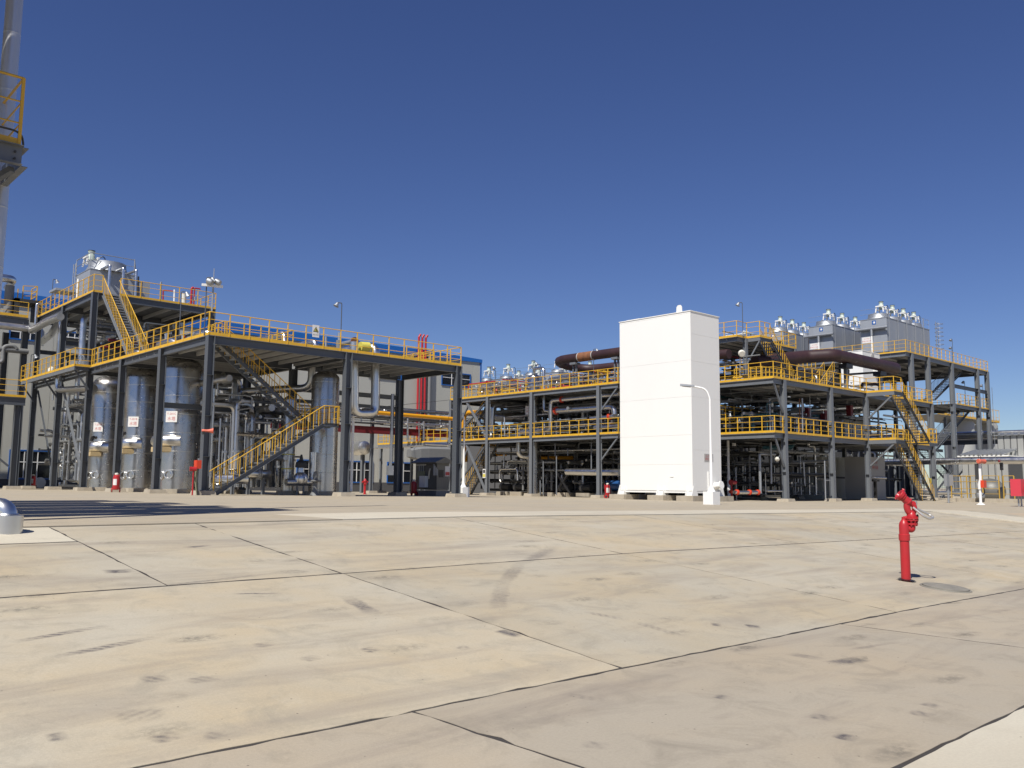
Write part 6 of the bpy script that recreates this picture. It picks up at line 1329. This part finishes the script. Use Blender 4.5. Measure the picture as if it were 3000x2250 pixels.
# rack left of the tall deck with its own deck, pipes and rails
LR = thing('pipe_rack', 'dark steel pipe rack with railed deck at the left edge behind the tall structure', 'pipe rack', (12, 73, gz(12, 73)))
LZ = oX(1, 330, 735, 17.5).z; LY = 73.2
for x, y in ((13.2, LY), (17.4, LY), (9.0, LY), (4.0, LY)): column(LR, x, y, LZ-.1, 'x', .4, .4, 'dsteel', foot=False)
for x, y in ((13.2, 79), (17.4, 79)): column(LR, x, y, LZ-.1, 'x', .4, .4, 'dsteel', foot=False)
ql = oY(1, 0, 705, LY); lz = oY(1, 250, 730, LY).z
MB().hsec((0, LY, lz-.4), (17.6, LY, lz-.4), .55, .25, .018).build('beam', M['dsteel'], LR); deckplate(LR, 0, LY, 17.6, 79.5, lz, 'y', 1.5, .2); rail(LR, [(0, LY, lz), (17.5, LY, lz)], toe=.2, spacing=2.2)
for z_, m_ in ((oY(1, 100, 820, LY).z, 'pipeclad'), (oY(1, 100, 1035, LY).z, 'mid')): pipe('horizontal rack pipe at the left edge, %s' % ('silver upper one' if m_ == 'pipeclad' else 'grey lower one'), [(-2, LY-.4, z_), (17.6, LY-.4, z_)], .27 if m_ == 'pipeclad' else .2, m_, n=12)
pipe('grey looped rack pipe at the left edge', [oY(16, -20, 1340, LY-.5), oY(16, 40, 1330, LY-.5), oY(16, 45, 1105, LY-.5), oY(16, 200, 1105, LY-.5), oY(16, 230, 1150, LY-.5)], .14, 'mid', bend=.4)
q = oY(16, 110, 640, LY+.5); pipe('grey riser above the left rack deck carrying a silver elbow', [(q.x, q.y, lz), (q.x, q.y, oY(16, 130, 250, LY).z)], .32, 'mid', n=14)
pipe('bright silver duct elbow above the left rack deck at the picture edge', [oY(16, -150, 150, LY), oY(16, 190, 175, LY), oY(16, 190, 175, LY)+Vector((.3, 3, -.1))], .30, 'clad', n=18, bend=.9)
mb = MB(); e0 = oY(16, 310, 480, LY+1); e1 = oY(16, 505, 485, LY+1)
ET = thing('access_frame', 'small orange access frame with ladder rungs above the left rack deck', 'frame', e0); ht = oY(16, 310, 270, LY+1).z-e0.z
for p in (e0, e1, e0+Vector((0,1.5,0)), e1+Vector((0,1.5,0))): mb.bar(p, p+Vector((0,0,ht)), .07, .07, (1,0,0))
for f_ in (.33, .66, 1.0): mb.bar(e0+Vector((0,0,ht*f_)), e1+Vector((0,0,ht*f_)), .05, .05); mb.bar(e1+Vector((0,0,ht*f_)), e1+Vector((0,1.5,ht*f_)), .05, .05)
mb.build('frame', M['yellow'], ET); MB().box(e0.x-.7, LY, lz, e0.x-.4, LY+2, e0.z).box(e1.x-.1, LY, lz, e1.x+.2, LY+2, e0.z).box(e0.x-.7, LY, e0.z-.25, e1.x+.2, LY+2, e0.z-.02).build('stand', M['dark'], ET)
q = oY(16, 490, 830, 72); pipe('bright white pipe hook at the far end of the tall deck', [(q.x, 72, q.z-.2), (q.x, 72, oY(16, 500, 522, 72).z), oY(16, 640, 527, 72)], .1, 'clad', bend=.1)
pipe('silver pipe sloping under the tall deck end to the rack', [oX(16, 440, 890, 17.6), oX(16, 680, 760, 17.6), oX(16, 840, 700, 17.6)], .26, 'pipeclad', n=14)
LR2 = thing('low_platform', 'low railed platform in the shade at the left edge', 'walkway', (8, 66, 3)); z_ = oY(1, 100, 1460, 66).z; deckplate(LR2, -2, 66, 16.0, 70, z_, None, 0, mat='dsteel'); MB().hsec((-2, 66, z_-.3), (16.0, 66, z_-.3), .5, .2).build('beam', M['dsteel'], LR2); rail(LR2, [(-2, 66, z_), (16.0, 66, z_)], toe=.15, spacing=2.0)
for x in (10.5, 15.6): column(LR2, x, 66.2, z_-.1, 'x', .36, .36, 'dsteel'); MB().bar((x-.3, 66.2, .9), (x-2.2, 66.2, -.1+2.6), .12, .12).build('brace', M['dsteel'], LR2)
# ---------------------------------------------------------------- near rack beyond the left edge: its platform and steel pipe show, its shadow lies on the paving
NR = thing('near_pipe_rack', 'near steel platform with yellow rail high at the left edge', 'pipe rack', (1, 13, gz(1, 13)))
NY = 16.3; NX = oY(22, 108, 800, NY).x
NZ = oY(22, 105, 790, NY).z
MB().chan((-9, NY, NZ-.17), (NX+.03, NY, NZ-.17), .34, .1, .012, side=1).build('edge_channel', M['steel'], NR); MB().chan((NX+.03, NY, NZ-.17), (NX+.03, 22.0, NZ-.17), .34, .1, .012, side=1).build('edge_channel', M['steel'], NR)
deckplate(NR, -9, NY+.02, NX, NY+.85, NZ, 'y', 1.1, .16); deckplate(NR, -9, NY+1.6, NX-.1, NY+2.5, NZ, 'y', 1.1, .16); column(NR, 2.85, 16.1, 9.95, 'x', .3, .3, 'steel', foot=False)
_ends = (3.1, 3.1, 2.5, 3.0, 1.9, 2.8, 3.0, 1.2, 2.7, 2.2)
for i_, e_ in enumerate(_ends): deckplate(NR, -12, 15.94+i_*1.12, e_, 15.94+i_*1.12+(1.1, 1.0, 1.08, .95)[i_ % 4], 10.0, None, 0)
for i_ in range(5): MB().bar((2.85, 16.1, 10.0-.1-i_*.001), (-2-i_*2.5, 16.1, .3+i_*.4), .16, .16).build('brace', M['steel'], NR)
for k in range(2): MB().lathe((NX-.08+.0, NY-.03, NZ-.12-.12*k), [(.02,0),(.02,.03)], 8, axis=(0,-1,0)).build('bolt', M['dark'], NR)
MB().bar((NX-.05, NY+.2, NZ-.36), (NX-.9, NY+1.6, NZ-1.0), .1, .1).build('bracket_brace', M['steel'], NR)
rail(NR, [(-9, NY, NZ), (NX-.02, NY, NZ)], 1.2, .13, spacing=3.0, r=.02, posts=False); rail(NR, [(NX-.02, NY+1.6, NZ), (NX-.02, NY, NZ)], 1.2, 0, spacing=1.6, r=.02)
MB().tube([(NX-1.5, NY-.02, NZ+.25), (NX, NY-.02, NZ+.25), (NX+.12, NY+.3, NZ+.12), (NX+.05, NY+.5, NZ-.05)], .018, 8, .25).build('cable', M['dark'], NR)
for x in (-8.5, -4.0): 
    for y in (NY+.4, 21.6): column(NR, x, y, NZ-.1, 'x', .3, .3, 'steel', foot=False)
for x in (-8.5, -4.0, -1): beam(NR, (x, NY+.1, NZ-.2), (x, 21.9, NZ-.2), .3, .15, 'steel')
pts = []
SY_ = 17.75; pt = oY(22, 84, 0, SY_); pb = oY(22, -2, 1000, SY_)
sx_ = (pt.x+pb.x)/2
t = thing('vent_stack', 'tall bright silver stack rising past the yellow railed platform at the left edge', 'stack', (sx_, SY_, gz(1, 13)))
MB().cyl((sx_, SY_, gz(1, 13)), (sx_, SY_, 16), .142, n=28).build('tube', M['stack'], t)
for k in range(14): MB().lathe((sx_, SY_, .5+k*1.1), [(.142,-.02),(.147,0),(.142,.02)], 28, cap=False).build('joint_band', M['stack'], t)
# pipes and ducts on the rack, outside the picture: they throw the broken shadow over the paving
for i, (y, z, r) in enumerate(((17.0, 4.9, .25), (18.4, 4.8, .3), (19.4, 4.9, .4), (20.4, 4.8, .22), (21.3, 4.5, .3), (19.9, 6.6, .12))):
    pipe('rack pipe outside the left edge, number %s' % ('one', 'two', 'three', 'four', 'five', 'six')[i], [(-16, y, z), (NX-1.2-.7*i, y, z)], r, 'pipeclad', n=12, group='pipes on the near rack')
# short silver elbow on the yard at the left edge
q = oG(3, 75, 1610); z = gz(q.x, q.y); ax_ = oG(3, 30, 1612)
t = thing('pipe_elbow', 'short bright silver pipe elbow standing on the concrete at the left edge', 'pipe', (ax_.x, ax_.y, z))
r = .135
zc = oY(3, 60, 1455, ax_.y).z; ztop = oY(3, 30, 1290, ax_.y).z
xc = oY(3, 67, 1560, ax_.y).x
MB().lathe((xc, ax_.y, z), [(.195, -.02), (.195, zc-z), (.14, zc-z+.004)], 28).build('sleeve', M['clad'], t)
L_ = Vector((-.737, .676, 0))
p0 = Vector((xc-.01, ax_.y, zc-.05)); h_ = ztop-zc-r+.05; MB().tube([p0, p0+Vector((0,0,h_)), p0+Vector((0,0,h_))+L_*1.6], r, 28, h_*.9).build('elbow', M['clad'], t)
for f_ in (-.03,): MB().lathe(p0+Vector((0,0,f_+.1)), [(r+.002,-.012),(r+.008,0),(r+.002,.012)], 28, cap=False).build('seam_band', M['clad'], t)
# ---------------------------------------------------------------- red fire monitor on its hydrant post
hb = oG(9, 570, 1298); hz = gz(hb.x, hb.y)
hy = hb.y; hp_ = lambda a, b, k=9: oY(k, a, b, hy)
t = thing('fire_monitor', 'red fire water monitor on a standpipe with tilted nozzle and steel loop handle', 'fire monitor', (hb.x, hb.y, hz))
sc_ = (hp_(612, 1100)-hp_(520, 1100)).length
RIGHT = Vector((math.sin(YAW), -math.cos(YAW), 0)); FWD = Vector((math.cos(YAW), math.sin(YAW), 0))
def V_(a, b, f_=0.0):
    """a point of the monitor: seen at (a,b), in the upright plane facing the eye, moved back by f_"""
    d = Vector(ray(25, a, b).tolist()) if b is not None else None
    k = (Vector((hb.x, hb.y, 0)).dot(FWD)+f_)/d.dot(FWD); return d*k
def V9(a, b, f_=0.0):
    d = Vector(ray(9, a, b).tolist()); k = (Vector((hb.x, hb.y, 0)).dot(FWD)+f_)/d.dot(FWD); return d*k
R0 = .0735
base = V9(570, 1300); base.z = hz; axx = Vector((base.x, base.y, 0))
zc = V9(555, 830).z; zt = V9(548, 650).z
MB().cyl((axx.x, axx.y, hz-.05), (axx.x, axx.y, zc), R0, n=28).build('standpipe', M['red'], t)
MB().lathe((axx.x, axx.y, zc), [(R0,-.05),(R0+.012,-.045),(R0+.014,.05),(R0+.004,.06)], 28, cap=False).build('collar', M['red'], t)
u0 = V9(552, 800)-Vector((axx.x, axx.y, zc)); u0.z = 0
cx_ = axx
top = V9(548, 640).z
MB().lathe((cx_.x, cx_.y, zc+.05), [(R0+.003,0),(R0+.003,top-zc-.13),(R0-.008,top-zc-.09),(R0-.03,top-zc-.055),(R0-.042,top-zc-.04),(R0-.042,top-zc+.0),(.0,top-zc+.005)], 28).build('upper_barrel', M['red'], t)
# side elbow rising to the flanges
e1 = V_(640, 1560); fl = V_(660, 1330); 
px_ = Vector((fl.x, fl.y, 0))
MB().tube([Vector((cx_.x, cx_.y, V_(600, 1500).z)), V_(560, 1520), V_(655, 1545), Vector((fl.x, fl.y, fl.z+.0))], .056, 18, .12).build('side_elbow', M['red'], t)
def disc(c, r, h, nm, m_='red'): return MB().cyl(c-Vector((0,0,h/2)), c+Vector((0,0,h/2)), r, n=28).build(nm, M[m_], t)
c0 = V_(655, 1335); disc(c0, .085, .028, 'flange'); MB().cyl(c0, Vector((c0.x, c0.y, V_(655, 1180).z)), .05, n=20).build('neck', M['red'], t)
c1 = Vector((c0.x, c0.y, V_(655, 1195).z)); c2 = Vector((c0.x, c0.y, V_(655, 1130).z)); disc(c1, .1, .018, 'flange'); disc(c2, .105, .02, 'flange')
for f_, rr in ((c0, .088), (c1, .1), (c2, .1)):
    for k in range(8):
        a = k*math.pi/4+.3; MB().cyl((f_.x+rr*.84*math.cos(a), f_.y+rr*.84*math.sin(a), f_.z-.035), (f_.x+rr*.84*math.cos(a), f_.y+rr*.84*math.sin(a), f_.z+.03), .012, n=6).build('bolt', M['red'], t)
MB().cyl(V_(800, 1185), V_(880, 1195), .03, n=12).build('lug', M['red'], t); MB().cyl(V_(770, 1335), V_(850, 1335), .036, n=12).build('lug', M['red'], t)
MB().tube([Vector((cx_.x, cx_.y, V_(360, 1130).z)), V_(440, 1110), V_(560, 1140)], .032, 10, .06).build('cap_arm', M['red'], t)
MB().lathe(Vector((c0.x, c0.y, c2.z)), [(.075,0),(.075,.05),(.06,.085),(.05,.1),(.045,.12)], 24).build('swivel', M['red'], t)
MB().lathe(V_(480, 1035), [(.0,0),(.028,.002),(.028,.05),(.0,.052)], 12, axis=RIGHT).build('lock_knob', M['black'], t); MB().lathe(V_(880, 1045), [(.03,0),(.012,.04),(.01,.06)], 12, axis=-RIGHT).build('lock_knob', M['black'], t)
# the ring shaped double elbow and barrel
MB().tube([Vector((c0.x, c0.y, c2.z+.09)), V_(600, 960), V_(500, 840), V_(455, 650), V_(520, 500)], .052, 18, .14).build('lower_bend', M['red'], t)
MB().tube([V_(665, 985), V_(755, 860), V_(760, 680), V_(650, 570), V_(530, 560)], .04, 16, .09).build('return_bend', M['red'], t)
MB().lathe(V_(735, 600, -.02), [(.04,0),(.05,.015),(.05,.09),(.04,.11)], 20, axis=FWD).build('swivel_drum', M['red'], t)
MB().tube([V_(800, 500), V_(815, 560), V_(800, 640)], .022, 8).build('grease_line', M['galv'], t)
n0 = V_(560, 560); n1 = V_(175, 215); ax2 = (n1-n0).normalized(); Ln = (n1-n0).length
MB().lathe(n0, [(.064,0),(.07,Ln*.08),(.078,Ln*.1),(.078,Ln*.16),(.066,Ln*.17),(.062,Ln*.5),(.056,Ln*.52)], 24, axis=ax2).build('barrel', M['red'], t)
MB().lathe(n0+ax2*Ln*.51, [(.061,0),(.063,Ln*.05),(.056,Ln*.06)], 24, axis=ax2).build('brass_ring', M['rust'], t)
MB().lathe(n0+ax2*Ln*.55, [(.056,0),(.075,.01),(.075,Ln*.14),(.064,Ln*.15),(.064,Ln*.19),(.088,Ln*.21),(.092,Ln*.42),(.08,Ln*.47),(.06,Ln*.47),(.03,Ln*.25)], 24, axis=ax2).build('nozzle', M['red'], t)
for a_, b_ in (((270, 130), (340, 40)), ((150, 310), (30, 410))): MB().tube([V_(*a_), V_(*b_)], .014, 8).build('guide_arm', M['red'], t)
MB().lathe(V_(335, 60), [(.0,-.03),(.02,-.02),(.022,.0),(.0,.03)], 10, axis=ax2).build('guide_tip', M['red'], t)
h0 = V_(700, 720, -.04); h1 = V_(1090, 1040, -.12); h2 = V_(1300, 1150, -.10); h3 = V_(1480, 1110, .0); h4 = V_(1330, 1010, .10); h5 = V_(780, 740, .04)
MB().tube([h0, h1, h2, h3, h4, h5], .019, 10, .09).build('loop_handle', M['handle'], t)
# torn sealant at the foot
mb = MB(); rnd = random.Random(3)
for k in range(16):
    a = k/16*2*math.pi; r_ = R0+.045+rnd.random()*.035; c = (axx.x+r_*math.cos(a), axx.y+r_*math.sin(a)); a2 = a+.42; d = (axx.x+r_*1.05*math.cos(a2), axx.y+r_*1.05*math.sin(a2))
    zf = lambda q: gz(q[0], q[1])+.012+rnd.random()*.02
    e = (axx.x+(R0-.01)*math.cos(a), axx.y+(R0-.01)*math.sin(a)); f_ = (axx.x+(R0-.01)*math.cos(a2), axx.y+(R0-.01)*math.sin(a2))
    mb.quad((*c, zf(c)), (*d, zf(d)), (*f_, gz(*f_)+.035), (*e, gz(*e)+.035))
mb.build('torn_seal', M['black'], t)
# manhole cover beside it
mc = oG(9, 1000, 1372); nz_ = Vector((0, -.1, 1)).normalized()
l_ = oG(9, 742, 1342); r_ = oG(9, 1255, 1412); rad = (r_-l_).length/2
t = thing('manhole_cover', 'round weathered concrete manhole cover beside the red fire monitor', 'manhole cover', mc)
c = (l_+r_)/2; c.z = gz(c.x, c.y); nrm = Vector((-(gz(c.x+.5, c.y)-gz(c.x-.5, c.y)), -(gz(c.x, c.y+.5)-gz(c.x, c.y-.5)), 1)).normalized()
MB().lathe(c, [(rad*1.12, .002), (rad*1.10, .012), (rad*1.02, .012)], 40, axis=nrm, cap=False).build('rim', M['cover'], t)
MB().lathe(c, [(rad*1.0, 0), (rad*.99, .028), (rad*.96, .03), (rad*.5, .032), (0.01, .033)], 40, axis=nrm, cap=False).build('lid', M['cover'], t)
